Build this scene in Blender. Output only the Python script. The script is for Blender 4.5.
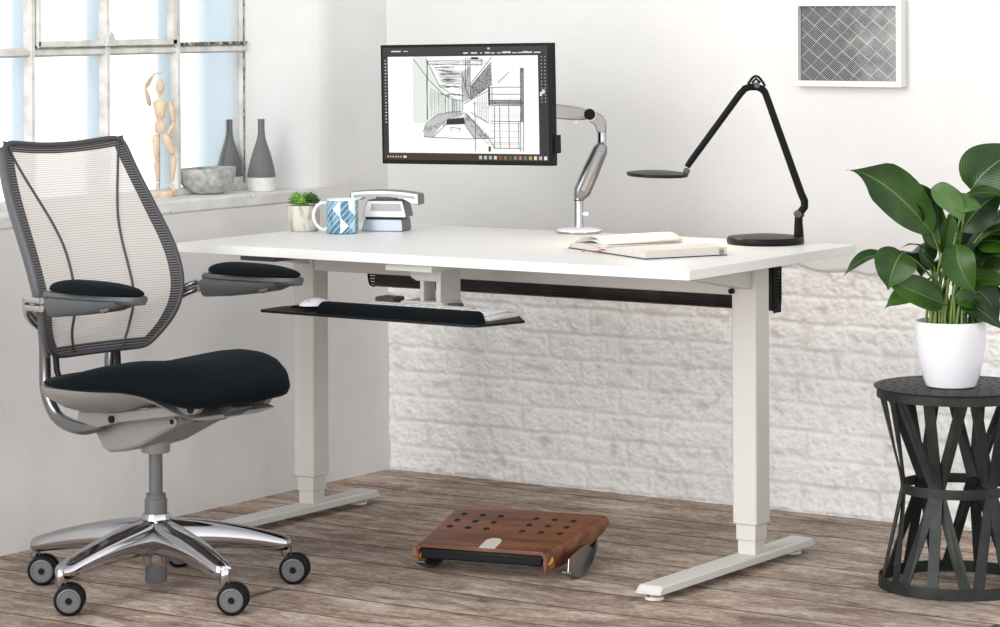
import bpy, math, random
import numpy as np
from mathutils import Vector, Matrix, noise
for o in list(bpy.data.objects): bpy.data.objects.remove(o)
S = bpy.context.scene; C = S.collection
pi = math.pi; R = math.radians

# ------------------------------------------------------------------ camera
CAM = np.array([4.9724, -6.711, 1.3212]); YAW = .5993; ROLL = -.0046; FPX = 2922.15; PPY = 5.73
dv = np.array([-math.sin(YAW), math.cos(YAW), 0]); rv = np.array([math.cos(YAW), math.sin(YAW), 0]); uv_ = np.cross(rv, dv)
rc = rv*math.cos(ROLL)+uv_*math.sin(ROLL); uc = -rv*math.sin(ROLL)+uv_*math.cos(ROLL)
cd = bpy.data.cameras.new('camera'); cam = bpy.data.objects.new('camera', cd); C.objects.link(cam)
M = Matrix(((rc[0], uc[0], -dv[0], CAM[0]), (rc[1], uc[1], -dv[1], CAM[1]), (rc[2], uc[2], -dv[2], CAM[2]), (0, 0, 0, 1)))
cam.matrix_world = M
cd.sensor_width = 36; cd.sensor_fit = 'HORIZONTAL'; cd.lens = FPX*36/1000
cd.shift_x = 0; cd.shift_y = (PPY-313.5)/1000; cd.clip_end = 100
S.camera = cam
def at(px, py, ax, v):                       # photo pixel -> point on the plane ax = v
    q = dv+rc*(px-500)/FPX+uc*(PPY-py)/FPX; i = 'xyz'.index(ax)
    return CAM+q*(v-CAM[i])/q[i]
def dep(px, py, ref, off=0):                 # photo pixel -> point as far away as ref (off metres nearer)
    q = dv+rc*(px-500)/FPX+uc*(PPY-py)/FPX
    return CAM+q*((np.array(ref)-CAM)@dv-off)

# ------------------------------------------------------------------ world and light
S.view_settings.view_transform = 'Standard'; S.view_settings.look = 'None'
S.view_settings.gamma = 1; S.view_settings.use_curve_mapping = False
S.view_settings.exposure = 0.50
W = bpy.data.worlds.new('world'); S.world = W; W.use_nodes = True
nt = W.node_tree; N = nt.nodes; N.clear()
out = N.new('ShaderNodeOutputWorld'); bg = N.new('ShaderNodeBackground'); tc = N.new('ShaderNodeTexCoord')
sx = N.new('ShaderNodeSeparateXYZ'); nt.links.new(tc.outputs['Generated'], sx.inputs[0])
mr = N.new('ShaderNodeMapRange'); mr.inputs['From Min'].default_value = -.95; mr.inputs['From Max'].default_value = .75
nt.links.new(sx.outputs['X'], mr.inputs['Value'])
cr = N.new('ShaderNodeValToRGB'); nt.links.new(mr.outputs[0], cr.inputs[0])
cr.color_ramp.elements[0].color = (.76, .76, .76, 1); cr.color_ramp.elements[1].color = (.29, .295, .31, 1)
cr.color_ramp.elements[1].color = (1.0, 1.0, 1.0, 1); e_ = cr.color_ramp.elements.new(.55); e_.color = (.93, .93, .94, 1)
mz = N.new('ShaderNodeMapRange'); nt.links.new(sx.outputs['Z'], mz.inputs['Value']); mz.inputs['From Min'].default_value = .1; mz.inputs['From Max'].default_value = .8
mz.inputs['To Min'].default_value = 1.55; mz.inputs['To Max'].default_value = .5; mg = N.new('ShaderNodeMapRange'); nt.links.new(sx.outputs['Z'], mg.inputs['Value']); mg.inputs['From Min'].default_value = -.30; mg.inputs['From Max'].default_value = -.14; mg.inputs['To Min'].default_value = .2
mm_ = N.new('ShaderNodeMath'); mm_.operation = 'MULTIPLY'; nt.links.new(mz.outputs[0], mm_.inputs[0]); nt.links.new(mg.outputs[0], mm_.inputs[1]); nt.links.new(mm_.outputs[0], bg.inputs[1])
nt.links.new(cr.outputs[0], bg.inputs[0])
nt.links.new(bg.outputs[0], out.inputs[0])
def area(name, loc, target, size, power, color=(1, 1, 1), sy=None):
    l = bpy.data.lights.new(name, 'AREA'); l.energy = power; l.color = color; l.size = size
    if sy: l.shape = 'RECTANGLE'; l.size_y = sy
    o = bpy.data.objects.new(name, l); C.objects.link(o); o.location = loc
    o.rotation_euler = (Vector(target)-Vector(loc)).to_track_quat('-Z', 'Y').to_euler(); return o
area('unseen_softbox', (.5, -5.9, 1.2), (.8, -.2, .2), 3.0, 108, (1, .99, .97))
area('unseen_softbox', (.1, -4.6, 3.2), (1.0, 0, .65), 2.0, 64, (1, .99, .97))  # unseen second softbox, added to brighten the wall above the desk

# ------------------------------------------------------------------ materials
def mat(name, col=(.8, .8, .8), rough=.5, metal=0, **kw):
    m = bpy.data.materials.new(name); m.use_nodes = True; b = m.node_tree.nodes['Principled BSDF']
    b.inputs['Base Color'].default_value = (*col, 1); b.inputs['Roughness'].default_value = rough; b.inputs['Metallic'].default_value = metal
    for k, v in kw.items(): b.inputs[k.replace('_', ' ')].default_value = v
    return m
def nodes(m): return m.node_tree.nodes, m.node_tree.links, m.node_tree.nodes['Principled BSDF']
def coord(m, scale=(1, 1, 1), kind='Object', rot=(0, 0, 0)):
    n, l, b = nodes(m); t = n.new('ShaderNodeTexCoord'); mp = n.new('ShaderNodeMapping')
    mp.inputs['Scale'].default_value = scale; mp.inputs['Rotation'].default_value = rot
    l.new(t.outputs[kind], mp.inputs[0]); return mp.outputs[0]
def noisy(m, c1, c2, scale=20, detail=6, p=(.35, .65), mscale=(1, 1, 1), bump=0, bscale=None, dist=.002):
    n, l, b = nodes(m); co = coord(m, mscale)
    t = n.new('ShaderNodeTexNoise'); t.inputs['Scale'].default_value = scale; t.inputs['Detail'].default_value = detail
    l.new(co, t.inputs[0]); r = n.new('ShaderNodeValToRGB'); l.new(t.outputs[0], r.inputs[0])
    r.color_ramp.elements[0].position = p[0]; r.color_ramp.elements[1].position = p[1]
    r.color_ramp.elements[0].color = (*c1, 1); r.color_ramp.elements[1].color = (*c2, 1)
    l.new(r.outputs[0], b.inputs['Base Color'])
    if bump:
        t2 = n.new('ShaderNodeTexNoise'); t2.inputs['Scale'].default_value = bscale or scale*3; t2.inputs['Detail'].default_value = 5; l.new(co, t2.inputs[0])
        bp = n.new('ShaderNodeBump'); bp.inputs['Strength'].default_value = bump; bp.inputs['Distance'].default_value = dist
        l.new(t2.outputs[0], bp.inputs['Height']); l.new(bp.outputs[0], b.inputs['Normal'])
    return m
def math_(m, op, a, b=None, c=None):
    n, l, _ = nodes(m); x = n.new('ShaderNodeMath'); x.operation = op
    for i, v in enumerate((a, b, c)):
        if v is None: continue
        if isinstance(v, (int, float)): x.inputs[i].default_value = v
        else: l.new(v, x.inputs[i])
    return x.outputs[0]
MT = {}
MT['plaster'] = noisy(mat('white plaster', rough=.75), (.67, .668, .660), (.715, .712, .705), 2.2, 8, bump=.35, bscale=14, dist=.006)
MT['plaster_left'] = noisy(mat('old white plaster', rough=.75), (.68, .678, .675), (.76, .757, .755), 2.6, 8, bump=.5, bscale=9, dist=.008)
MT['brick'] = noisy(mat('painted brick', rough=.7), (.86, .855, .845), (.91, .905, .90), 7, 10, bump=.8, bscale=70, dist=.004)
def stain(m, dirt_shade, th0, th1, sc, msc, top=None):
    n, l, b = nodes(m); src = b.inputs['Base Color'].links[0].from_socket; co = coord(m, msc)
    t = n.new('ShaderNodeTexNoise'); t.inputs['Scale'].default_value = sc; t.inputs['Detail'].default_value = 9; t.inputs['Roughness'].default_value = .7; l.new(co, t.inputs[0])
    mr = n.new('ShaderNodeMapRange'); mr.inputs['From Min'].default_value = th0; mr.inputs['From Max'].default_value = th1; l.new(t.outputs[0], mr.inputs[0]); f = mr.outputs[0]
    if top:
        tc = n.new('ShaderNodeTexCoord'); s = n.new('ShaderNodeSeparateXYZ'); l.new(tc.outputs['Object'], s.inputs[0])
        q = n.new('ShaderNodeMapRange'); q.inputs['From Min'].default_value = top[0]; q.inputs['From Max'].default_value = top[1]; l.new(s.outputs['Z'], q.inputs[0])
        f = math_(m, 'MULTIPLY', f, q.outputs[0])
    mx = n.new('ShaderNodeMix'); mx.data_type = 'RGBA'; l.new(f, mx.inputs[0]); l.new(src, mx.inputs[6]); mx.inputs[7].default_value = (*dirt_shade, 1); l.new(mx.outputs[2], b.inputs['Base Color'])

MT['sill'] = noisy(mat('sill paint', rough=.6), (.62, .615, .60), (.78, .78, .77), 9, 8, bump=.4, bscale=40)
MT['white'] = mat('white laminate', (.76, .757, .745), .38)
MT['edge'] = mat('desk edge', (.80, .785, .75), .45)
MT['desk_metal'] = mat('powder coated steel', (.60, .588, .558), .42)
MT['black'] = mat('black plastic', (.008, .008, .009), .38, Specular_IOR_Level=.15)
MT['matte_black'] = mat('matte black', (.006, .006, .007), .5, Specular_IOR_Level=.12)
MT['rubber'] = mat('black rubber', (.006, .006, .007), .5, Specular_IOR_Level=.12)
MT['fabric'] = noisy(mat('black fabric', rough=.95, Specular_IOR_Level=.1, Sheen_Weight=.05, Sheen_Roughness=.35, Sheen_Tint=(.3, .5, .6, 1)), (.002, .003, .004), (.004, .0065, .0085), 400, 3, bump=.35, bscale=900, dist=.001)
MT['grey'] = mat('grey plastic', (.085, .09, .095), .42, Specular_IOR_Level=.35)
MT['arm_grey'] = mat('arm grey plastic', (.075, .08, .085), .45, Specular_IOR_Level=.35)
MT['silver'] = mat('silver painted aluminium', (.25, .245, .24), .35, .2)
MT['chrome'] = mat('polished aluminium', (.45, .45, .47), .10, 1)
MT['brushed'] = mat('brushed aluminium', (.36, .35, .34), .34, 1)
MT['link_metal'] = mat('link aluminium', (.24, .245, .25), .32, 1)
MT['upright_metal'] = mat('dark satin metal', (.22, .22, .225), .25, .9)
MT['tube'] = mat('satin tube', (.55, .53, .51), .22, 1)
MT['frame'] = mat('dark grey frame', (.055, .055, .06), .45, Specular_IOR_Level=.35)
MT['caster_grey'] = mat('caster hub grey', (.10, .103, .11), .45)
MT['gloss_white'] = mat('glossy white', (.82, .82, .83), .12)
MT['ceramic'] = mat('white ceramic', (.80, .81, .85), .14)
MT['win_frame'] = noisy(mat('old window paint', rough=.55), (.50, .50, .47), (.72, .72, .69), 22, 8, (.3, .6), bump=.5, bscale=60)
MT['win_out'] = mat('outer window bars', (.58, .70, .78), .6)
MT['dark_gap'] = noisy(mat('flaking dark putty', rough=.8), (.06, .055, .045), (.45, .43, .38), 70, 6, (.45, .6))
MT['page'] = mat('paper', (.70, .67, .63), .7)
MT['soil'] = noisy(mat('soil', rough=.95), (.02, .014, .01), (.07, .05, .035), 60)
MT['iron'] = noisy(mat('dark green iron', rough=.55, metal=.25), (.006, .007, .007), (.020, .026, .023), 18, 8, bump=.4, bscale=120)
MT['hole'] = mat('hole', (.004, .004, .004), .9)
def leafmat(name, c1, c2):
    m = mat(name, rough=.30, Specular_IOR_Level=.32); noisy(m, c1, c2, 9, 4); n, l, b = nodes(m)
    t = n.new('ShaderNodeTexCoord'); sp = n.new('ShaderNodeSeparateXYZ'); l.new(t.outputs['UV'], sp.inputs[0])
    # side veins run from the midrib towards the tip; the midrib is paler
    q = math_(m, 'ABSOLUTE', math_(m, 'SUBTRACT', sp.outputs['X'], .5))
    v = math_(m, 'SINE', math_(m, 'MULTIPLY', math_(m, 'SUBTRACT', sp.outputs['Y'], math_(m, 'MULTIPLY', q, 1.3)), 75))
    bp = n.new('ShaderNodeBump'); bp.inputs['Strength'].default_value = .14; bp.inputs['Distance'].default_value = .002
    l.new(v, bp.inputs['Height']); l.new(bp.outputs[0], b.inputs['Normal'])
    mid = math_(m, 'LESS_THAN', q, .014); mx = n.new('ShaderNodeMix'); mx.data_type = 'RGBA'
    src = b.inputs['Base Color'].links[0].from_socket; l.new(mid, mx.inputs[0]); l.new(src, mx.inputs[6]); mx.inputs[7].default_value = (.10, .19, .045, 1)
    l.new(mx.outputs[2], b.inputs['Base Color']); return m
MT['leaf'] = leafmat('peace lily leaf', (.010, .034, .003), (.036, .098, .009))
MT['leaf_dark'] = leafmat('peace lily dark leaf', (.005, .018, .003), (.016, .050, .007))
MT['leaf_pale'] = leafmat('peace lily pale leaf', (.055, .125, .03), (.10, .19, .055))
MT['petiole'] = noisy(mat('petiole', rough=.4), (.06, .13, .02), (.20, .30, .06), 12)
MT['succulent'] = noisy(mat('succulent leaf', rough=.5), (.06, .18, .02), (.22, .40, .06), 40)
MT['succulent_dark'] = noisy(mat('dark succulent leaf', rough=.5), (.02, .07, .02), (.06, .15, .04), 40)
MT['wood_pale'] = noisy(mat('pale maple', rough=.5), (.62, .47, .32), (.74, .60, .44), 14, 4, mscale=(4, 4, 1))
MT['stone'] = noisy(mat('grey stone', rough=.75), (.26, .265, .27), (.52, .52, .51), 60, 10, (.3, .7), bump=.6, bscale=90)
MT['bottle_grey'] = mat('matt grey glaze', (.135, .14, .135), .6)
MT['bottle_white'] = noisy(mat('raw white clay', rough=.8), (.66, .65, .64), (.76, .76, .75), 60)
MT['pot_rough'] = noisy(mat('scratched cement pot', rough=.8), (.36, .33, .27), (.66, .63, .56), 60, 8, (.35, .55), mscale=(1, 1, .35), bump=.5)
MT['phone_face'] = mat('phone silver face', (.74, .75, .77), .2)
MT['phone_grey'] = mat('phone dark side', (.13, .135, .14), .4)
MT['phone_blue'] = mat('phone base blue grey', (.42, .48, .56), .25, .2)
MT['red'] = mat('orange ribbon', (.55, .10, .04), .6)
MT['lamp_glow'] = mat('warm led', (1, .85, .65), .5, Emission_Color=(1, .72, .42, 1), Emission_Strength=6)

def wood_mat():
    m = mat('walnut veneer', rough=.35); n, l, b = nodes(m); co = coord(m, (1.3, 9, 9))
    t = n.new('ShaderNodeTexNoise'); t.inputs['Scale'].default_value = 4; t.inputs['Detail'].default_value = 8; t.inputs['Distortion'].default_value = .6
    l.new(co, t.inputs[0]); r = n.new('ShaderNodeValToRGB'); l.new(t.outputs[0], r.inputs[0])
    e = r.color_ramp.elements; e[0].position = .3; e[0].color = (.065, .022, .010, 1); e[1].position = .7; e[1].color = (.24, .085, .038, 1)
    l.new(r.outputs[0], b.inputs['Base Color']); return m
MT['walnut'] = wood_mat()
MT['plyedge'] = mat('plywood edge', (.33, .16, .05), .5)

def floor_mat():
    m = mat('weathered floorboards', rough=.7); n, l, b = nodes(m)
    t = n.new('ShaderNodeTexCoord'); s = n.new('ShaderNodeSeparateXYZ'); l.new(t.outputs['Object'], s.inputs[0])
    wob = n.new('ShaderNodeTexNoise'); wob.inputs['Scale'].default_value = 1.2; l.new(t.outputs['Object'], wob.inputs[0])
    yy = math_(m, 'ADD', s.outputs['Y'], math_(m, 'MULTIPLY', math_(m, 'SUBTRACT', wob.outputs[0], .5), .02))
    row = math_(m, 'DIVIDE', math_(m, 'ADD', yy, .27), .178); idx = math_(m, 'FLOOR', row); fr = math_(m, 'FRACT', row)
    wn = n.new('ShaderNodeTexWhiteNoise'); wn.noise_dimensions = '1D'; l.new(idx, wn.inputs['W'])
    # end joints
    xl = math_(m, 'DIVIDE', math_(m, 'ADD', s.outputs['X'], math_(m, 'MULTIPLY', wn.outputs['Value'], 4.3)), 4.7); xi = math_(m, 'FLOOR', xl); xf = math_(m, 'FRACT', xl)
    w2 = n.new('ShaderNodeTexWhiteNoise'); w2.noise_dimensions = '2D'; cb = n.new('ShaderNodeCombineXYZ'); l.new(idx, cb.inputs[0]); l.new(xi, cb.inputs[1]); l.new(cb.outputs[0], w2.inputs['Vector'])
    # weathered grain stretched along X, offset for every board
    def grain(fx, fy, det, rgh, dist):
        cv = n.new('ShaderNodeCombineXYZ'); l.new(math_(m, 'MULTIPLY', s.outputs['X'], fx), cv.inputs[0]); l.new(math_(m, 'MULTIPLY', yy, fy), cv.inputs[1]); l.new(math_(m, 'MULTIPLY', w2.outputs['Value'], 30), cv.inputs[2])
        g = n.new('ShaderNodeTexNoise'); g.inputs['Scale'].default_value = 1; g.inputs['Detail'].default_value = det; g.inputs['Roughness'].default_value = rgh; g.inputs['Distortion'].default_value = dist; l.new(cv.outputs[0], g.inputs[0]); return g.outputs[0]
    ga = grain(5, 14, 12, .76, .6); gb = grain(26, 95, 5, .7, .2); gc = grain(75, 100, 3, .8, 0)
    gsum = math_(m, 'ADD', math_(m, 'MULTIPLY', ga, .56), math_(m, 'ADD', math_(m, 'MULTIPLY', gb, .24), math_(m, 'MULTIPLY', gc, .20)))
    r = n.new('ShaderNodeValToRGB'); l.new(gsum, r.inputs[0]); e = r.color_ramp.elements
    e[0].position = .36; e[0].color = (.060, .034, .022, 1); e[1].position = .66; e[1].color = (.60, .54, .48, 1)
    for p, c in ((.43, (.15, .095, .066)), (.49, (.25, .185, .145)), (.55, (.38, .315, .265))):
        q = e.new(p); q.color = (*c, 1)
    # large worn patches
    lp = n.new('ShaderNodeTexNoise'); lp.inputs['Scale'].default_value = 1.6; lp.inputs['Detail'].default_value = 5; l.new(t.outputs['Object'], lp.inputs[0])
    val = math_(m, 'ADD', math_(m, 'MULTIPLY', lp.outputs[0], 1.5), math_(m, 'ADD', math_(m, 'MULTIPLY', w2.outputs['Value'], .32), .26))
    gap = math_(m, 'MINIMUM', math_(m, 'MINIMUM', fr, math_(m, 'SUBTRACT', 1, fr)), math_(m, 'MULTIPLY', math_(m, 'MINIMUM', xf, math_(m, 'SUBTRACT', 1, xf)), 10))
    gr = n.new('ShaderNodeMapRange'); gr.inputs['From Min'].default_value = .006; gr.inputs['From Max'].default_value = .03; gr.inputs['To Min'].default_value = .12; l.new(gap, gr.inputs[0])
    f = math_(m, 'MULTIPLY', val, gr.outputs[0])
    mx = n.new('ShaderNodeMix'); mx.data_type = 'RGBA'; mx.blend_type = 'MULTIPLY'; mx.inputs[0].default_value = 1
    cc = n.new('ShaderNodeCombineColor'); [l.new(f, cc.inputs[i]) for i in range(3)]
    l.new(r.outputs[0], mx.inputs[6]); l.new(cc.outputs[0], mx.inputs[7]); l.new(mx.outputs[2], b.inputs['Base Color'])
    h = math_(m, 'ADD', math_(m, 'MULTIPLY', gr.outputs[0], 1.2), gsum)
    bp = n.new('ShaderNodeBump'); bp.inputs['Strength'].default_value = .7; bp.inputs['Distance'].default_value = .006; l.new(h, bp.inputs['Height']); l.new(bp.outputs[0], b.inputs['Normal'])
    return m
MT['floor'] = floor_mat()

def mesh_mat(name, col, period, duty, alpha_open, rough=.6):
    """woven chair mesh: threads run level, light passes between them"""
    m = mat(name, col, rough); n, l, b = nodes(m); t = n.new('ShaderNodeTexCoord'); s = n.new('ShaderNodeSeparateXYZ'); l.new(t.outputs['UV'], s.inputs[0])
    fr = math_(m, 'FRACT', math_(m, 'MULTIPLY', s.outputs['Y'], 1/period)); th = math_(m, 'LESS_THAN', fr, duty)
    return m, th
def mesh_light():
    m, th = mesh_mat('silver chair mesh', (.60, .56, .52), .0056, .34, .5); n, l, b = nodes(m)
    mx = n.new('ShaderNodeMix'); mx.data_type = 'RGBA'; l.new(th, mx.inputs[0]); mx.inputs[6].default_value = (.96, .93, .90, 1); mx.inputs[7].default_value = (.60, .55, .51, 1); l.new(mx.outputs[2], b.inputs['Base Color'])
    tl = n.new('ShaderNodeBsdfTranslucent'); l.new(mx.outputs[2], tl.inputs[0]); m1 = n.new('ShaderNodeMixShader'); m1.inputs[0].default_value = .6; l.new(b.outputs[0], m1.inputs[1]); l.new(tl.outputs[0], m1.inputs[2])
    tr = n.new('ShaderNodeBsdfTransparent'); m2 = n.new('ShaderNodeMixShader')
    l.new(math_(m, 'MULTIPLY', math_(m, 'SUBTRACT', 1, th), .18), m2.inputs[0]); l.new(m1.outputs[0], m2.inputs[1]); l.new(tr.outputs[0], m2.inputs[2])
    l.new(m2.outputs[0], n['Material Output'].inputs[0]); return m
def mesh_dark():
    m, th = mesh_mat('dark chair mesh edge', (.03, .03, .033), .0060, .6, .5); n, l, b = nodes(m)
    mx = n.new('ShaderNodeMix'); mx.data_type = 'RGBA'; l.new(th, mx.inputs[0]); mx.inputs[6].default_value = (.16, .15, .15, 1); mx.inputs[7].default_value = (.014, .014, .018, 1); l.new(mx.outputs[2], b.inputs['Base Color']); return m
MT['mesh'] = mesh_light(); MT['mesh_edge'] = mesh_dark()

# ------------------------------------------------------------------ mesh helper
def shade_crevices(m, col):
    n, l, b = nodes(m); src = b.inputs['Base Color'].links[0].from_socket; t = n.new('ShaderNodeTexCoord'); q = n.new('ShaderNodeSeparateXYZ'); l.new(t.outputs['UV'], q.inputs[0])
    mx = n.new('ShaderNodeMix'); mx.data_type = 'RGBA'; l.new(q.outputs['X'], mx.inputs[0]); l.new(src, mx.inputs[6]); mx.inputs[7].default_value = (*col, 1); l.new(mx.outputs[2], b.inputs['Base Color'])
shade_crevices(MT['brick'], (.54, .49, .45))  # relief shade painted into brick pits and mortar, along with grime
stain(MT['brick'], (.42, .36, .30), .60, .78, 9, (1, 1, 2.2)); stain(MT['brick'], (.30, .20, .14), .53, .60, 5, (1, 1, 4), (.632, .650))
stain(MT['plaster_left'], (.55, .53, .50), .62, .80, 6, (1, 1, 1)); stain(MT['sill'], (.35, .33, .29), .60, .72, 14, (1, 1, 1))

class MB:
    def __init__(s): s.v = []; s.f = []; s.mi = []; s.uv = {}
    def add(s, vs, fs, mi=0, uvs=None):
        k = len(s.v); s.v += [tuple(float(c) for c in p) for p in vs]
        for f in fs: s.f.append(tuple(i+k for i in f)); s.mi.append(mi)
        if uvs:
            for i, u in enumerate(uvs): s.uv[k+i] = u
        return s
    def box(s, c, d, rz=0, mi=0, mx=None):
        x, y, z = (q/2 for q in d); vs = [Vector((a*x, b*y, e*z)) for e in (-1, 1) for b in (-1, 1) for a in (-1, 1)]
        m = Matrix.Translation(Vector(c)) @ (mx if mx else Matrix.Rotation(rz, 4, 'Z'))
        return s.add([m @ p for p in vs], [(0, 2, 3, 1), (4, 5, 7, 6), (0, 1, 5, 4), (2, 6, 7, 3), (0, 4, 6, 2), (1, 3, 7, 5)], mi)
    def prism(s, poly, a, b, axis='z', mi=0, mx=None):
        """poly of 2D points extruded from a to b along axis (x: poly=yz, y: poly=xz, z: poly=xy)"""
        n = len(poly)
        def P(p, h): return {'x': (h, p[0], p[1]), 'y': (p[0], h, p[1]), 'z': (p[0], p[1], h)}[axis]
        vs = [P(p, a) for p in poly]+[P(p, b) for p in poly]
        if mx: vs = [mx @ Vector(p) for p in vs]
        ar = sum(poly[i][0]*poly[(i+1) % n][1]-poly[(i+1) % n][0]*poly[i][1] for i in range(n))
        flip = (ar > 0) ^ (axis == 'y') ^ (b < a)
        fs = [tuple(range(n-1, -1, -1)), tuple(range(n, 2*n))]+[(i, (i+1) % n, n+(i+1) % n, n+i) for i in range(n)]
        if not flip: fs = [tuple(reversed(f)) for f in fs]
        return s.add(vs, fs, mi)
    def tube(s, pts, r, n=12, mi=0, caps=True, flat=1.0, up=None):
        pts = [Vector(tuple(float(c) for c in p)) for p in pts]; m = len(pts); rr = r if isinstance(r, (list, tuple)) else [r]*m
        T = [(pts[min(i+1, m-1)]-pts[max(i-1, 0)]).normalized() for i in range(m)]
        u = Vector(up) if up is not None else (Vector((0, 0, 1)) if abs(T[0].z) < .9 else Vector((1, 0, 0)))
        vs = []
        for i in range(m):
            sd = T[i].cross(u)
            if sd.length < 1e-4: sd = T[i].orthogonal()
            sd.normalize(); nn = sd.cross(T[i]).normalized(); u = nn
            for k in range(n):
                a = 2*pi*k/n; vs.append(pts[i]+(sd*math.cos(a)+nn*math.sin(a)*flat)*rr[i])
        fs = [(i*n+k, i*n+(k+1) % n, (i+1)*n+(k+1) % n, (i+1)*n+k) for i in range(m-1) for k in range(n)]
        if caps: fs += [tuple(range(n-1, -1, -1)), tuple(range((m-1)*n, m*n))]
        return s.add(vs, fs, mi)
    def cyl(s, a, b, r, n=24, mi=0, r2=None): return s.tube([a, b], [r, r if r2 is None else r2], n, mi)
    def lathe(s, prof, n=40, c=(0, 0, 0), mx=None, mi=0, caps=False):
        vs = []; m = len(prof)
        for r, z in prof:
            for k in range(n):
                a = 2*pi*k/n; p = Vector((r*math.cos(a), r*math.sin(a), z)); p = (mx @ p) if mx else p; vs.append(p+Vector(c))
        fs = [(i*n+k, i*n+(k+1) % n, (i+1)*n+(k+1) % n, (i+1)*n+k) for i in range(m-1) for k in range(n)]
        if caps and prof[0][0] > 1e-5: fs.append(tuple(range(n-1, -1, -1)))
        if caps and prof[-1][0] > 1e-5: fs.append(tuple(range((m-1)*n, m*n)))
        return s.add(vs, fs, mi)
    def ell(s, c, r, n=16, m=10, mx=None, mi=0):
        vs = []
        for i in range(m+1):
            t = pi*i/m
            for k in range(n):
                a = 2*pi*k/n; p = Vector((r[0]*math.sin(t)*math.cos(a), r[1]*math.sin(t)*math.sin(a), r[2]*math.cos(t))); p = (mx @ p) if mx else p; vs.append(p+Vector(c))
        fs = [(i*n+k, (i+1)*n+k, (i+1)*n+(k+1) % n, i*n+(k+1) % n) for i in range(m) for k in range(n)]
        return s.add(vs, fs, mi)
    def grid(s, fn, nu, nv, mi=0, uvf=None):
        vs = [fn(i/nu, j/nv) for j in range(nv+1) for i in range(nu+1)]
        uvs = [uvf(i/nu, j/nv) if uvf else (i/nu, j/nv) for j in range(nv+1) for i in range(nu+1)]
        fs = [(j*(nu+1)+i, j*(nu+1)+i+1, (j+1)*(nu+1)+i+1, (j+1)*(nu+1)+i) for j in range(nv) for i in range(nu)]
        return s.add(vs, fs, mi, uvs)
    def loft(s, rings, mi=0, caps=True):
        n = len(rings[0]); vs = [p for r in rings for p in r]; m = len(rings)
        fs = [(i*n+k, i*n+(k+1) % n, (i+1)*n+(k+1) % n, (i+1)*n+k) for i in range(m-1) for k in range(n)]
        if caps: fs += [tuple(range(n-1, -1, -1)), tuple(range((m-1)*n, m*n))]
        return s.add(vs, fs, mi)
    def build(s, name, mats, parent=None, bevel=0, smooth=True, seg=2, solid=0, sub=0, loc=None, ang=38, label=None):
        me = bpy.data.meshes.new(name); me.from_pydata(s.v, [], s.f); me.validate()
        for m_ in (mats if isinstance(mats, (list, tuple)) else [mats]): me.materials.append(MT[m_] if isinstance(m_, str) else m_)
        if len(me.polygons) == len(s.mi):
            for p, i in zip(me.polygons, s.mi): p.material_index = i
        if s.uv:
            ul = me.uv_layers.new(name='UVMap')
            for lp in me.loops: ul.data[lp.index].uv = s.uv.get(lp.vertex_index, (0, 0))
        import bmesh
        if not s.uv:
            bm = bmesh.new(); bm.from_mesh(me); bmesh.ops.remove_doubles(bm, verts=bm.verts, dist=1e-6); bmesh.ops.recalc_face_normals(bm, faces=bm.faces); bm.to_mesh(me); bm.free()
        if smooth:
            me.shade_smooth(); me.set_sharp_from_angle(angle=R(ang))
        o = bpy.data.objects.new(name, me); C.objects.link(o)
        if parent: o.parent = parent
        if loc is not None: o.location = loc
        if solid: q = o.modifiers.new('solid', 'SOLIDIFY'); q.thickness = solid; q.offset = 0
        if sub: q = o.modifiers.new('sub', 'SUBSURF'); q.levels = sub; q.render_levels = sub
        if bevel: q = o.modifiers.new('bevel', 'BEVEL'); q.width = bevel; q.segments = seg; q.limit_method = 'ANGLE'; q.angle_limit = R(35)
        if label: o['label'] = label
        return o
def thing(name, label, cat, loc=(0, 0, 0), rz=0, group=None):
    o = bpy.data.objects.new(name, None); C.objects.link(o); o.empty_display_size = .05
    o.location = tuple(float(c) for c in loc); o.rotation_euler = (0, 0, rz); o['label'] = label; o['category'] = cat
    if group: o['group'] = group
    return o
def tag(o, label, cat, group=None):
    o['label'] = label; o['category'] = cat
    if group: o['group'] = group
    return o
def struct(o): o['kind'] = 'structure'; return o
def arc(c, r, a0, a1, n=8): return [(c[0]+r*math.cos(R(a0+(a1-a0)*i/n)), c[1]+r*math.sin(R(a0+(a1-a0)*i/n))) for i in range(n+1)]
def rrect(x0, y0, x1, y1, r, n=5):
    return arc((x1-r, y0+r), r, -90, 0, n)+arc((x1-r, y1-r), r, 0, 90, n)+arc((x0+r, y1-r), r, 90, 180, n)+arc((x0+r, y0+r), r, 180, 270, n)
def frame_mx(origin, x, z=(0, 0, 1)):
    """matrix whose local X is x, local Z is near z"""
    X = Vector(x).normalized(); Z = Vector(z); Y = Z.cross(X).normalized(); Z = X.cross(Y).normalized()
    m = Matrix((X, Y, Z)).transposed().to_4x4(); m.translation = Vector(tuple(float(c) for c in origin)); return m
def spline(pts, rr, k=5):
    P = [np.array(p, float) for p in pts]; n = len(P); o, q = [], []
    for i in range(n-1):
        a, b, c, d = P[max(i-1, 0)], P[i], P[i+1], P[min(i+2, n-1)]
        for j in range(k):
            t = j/k; o.append(tuple(.5*(2*b+(c-a)*t+(2*a-5*b+4*c-d)*t*t+(3*b-a-3*c+d)*t**3))); q.append(rr[i]*(1-t)+rr[i+1]*t)
    return o+[tuple(P[-1])], q+[rr[-1]]
def smooth(a, b, x): t = min(1, max(0, (x-a)/(b-a))); return t*t*(3-2*t)

# ------------------------------------------------------------------ the room
struct(MB().box((4.5, -6.4, -.03), (13, 14, .06)).build('floor', 'floor', smooth=False))

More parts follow.
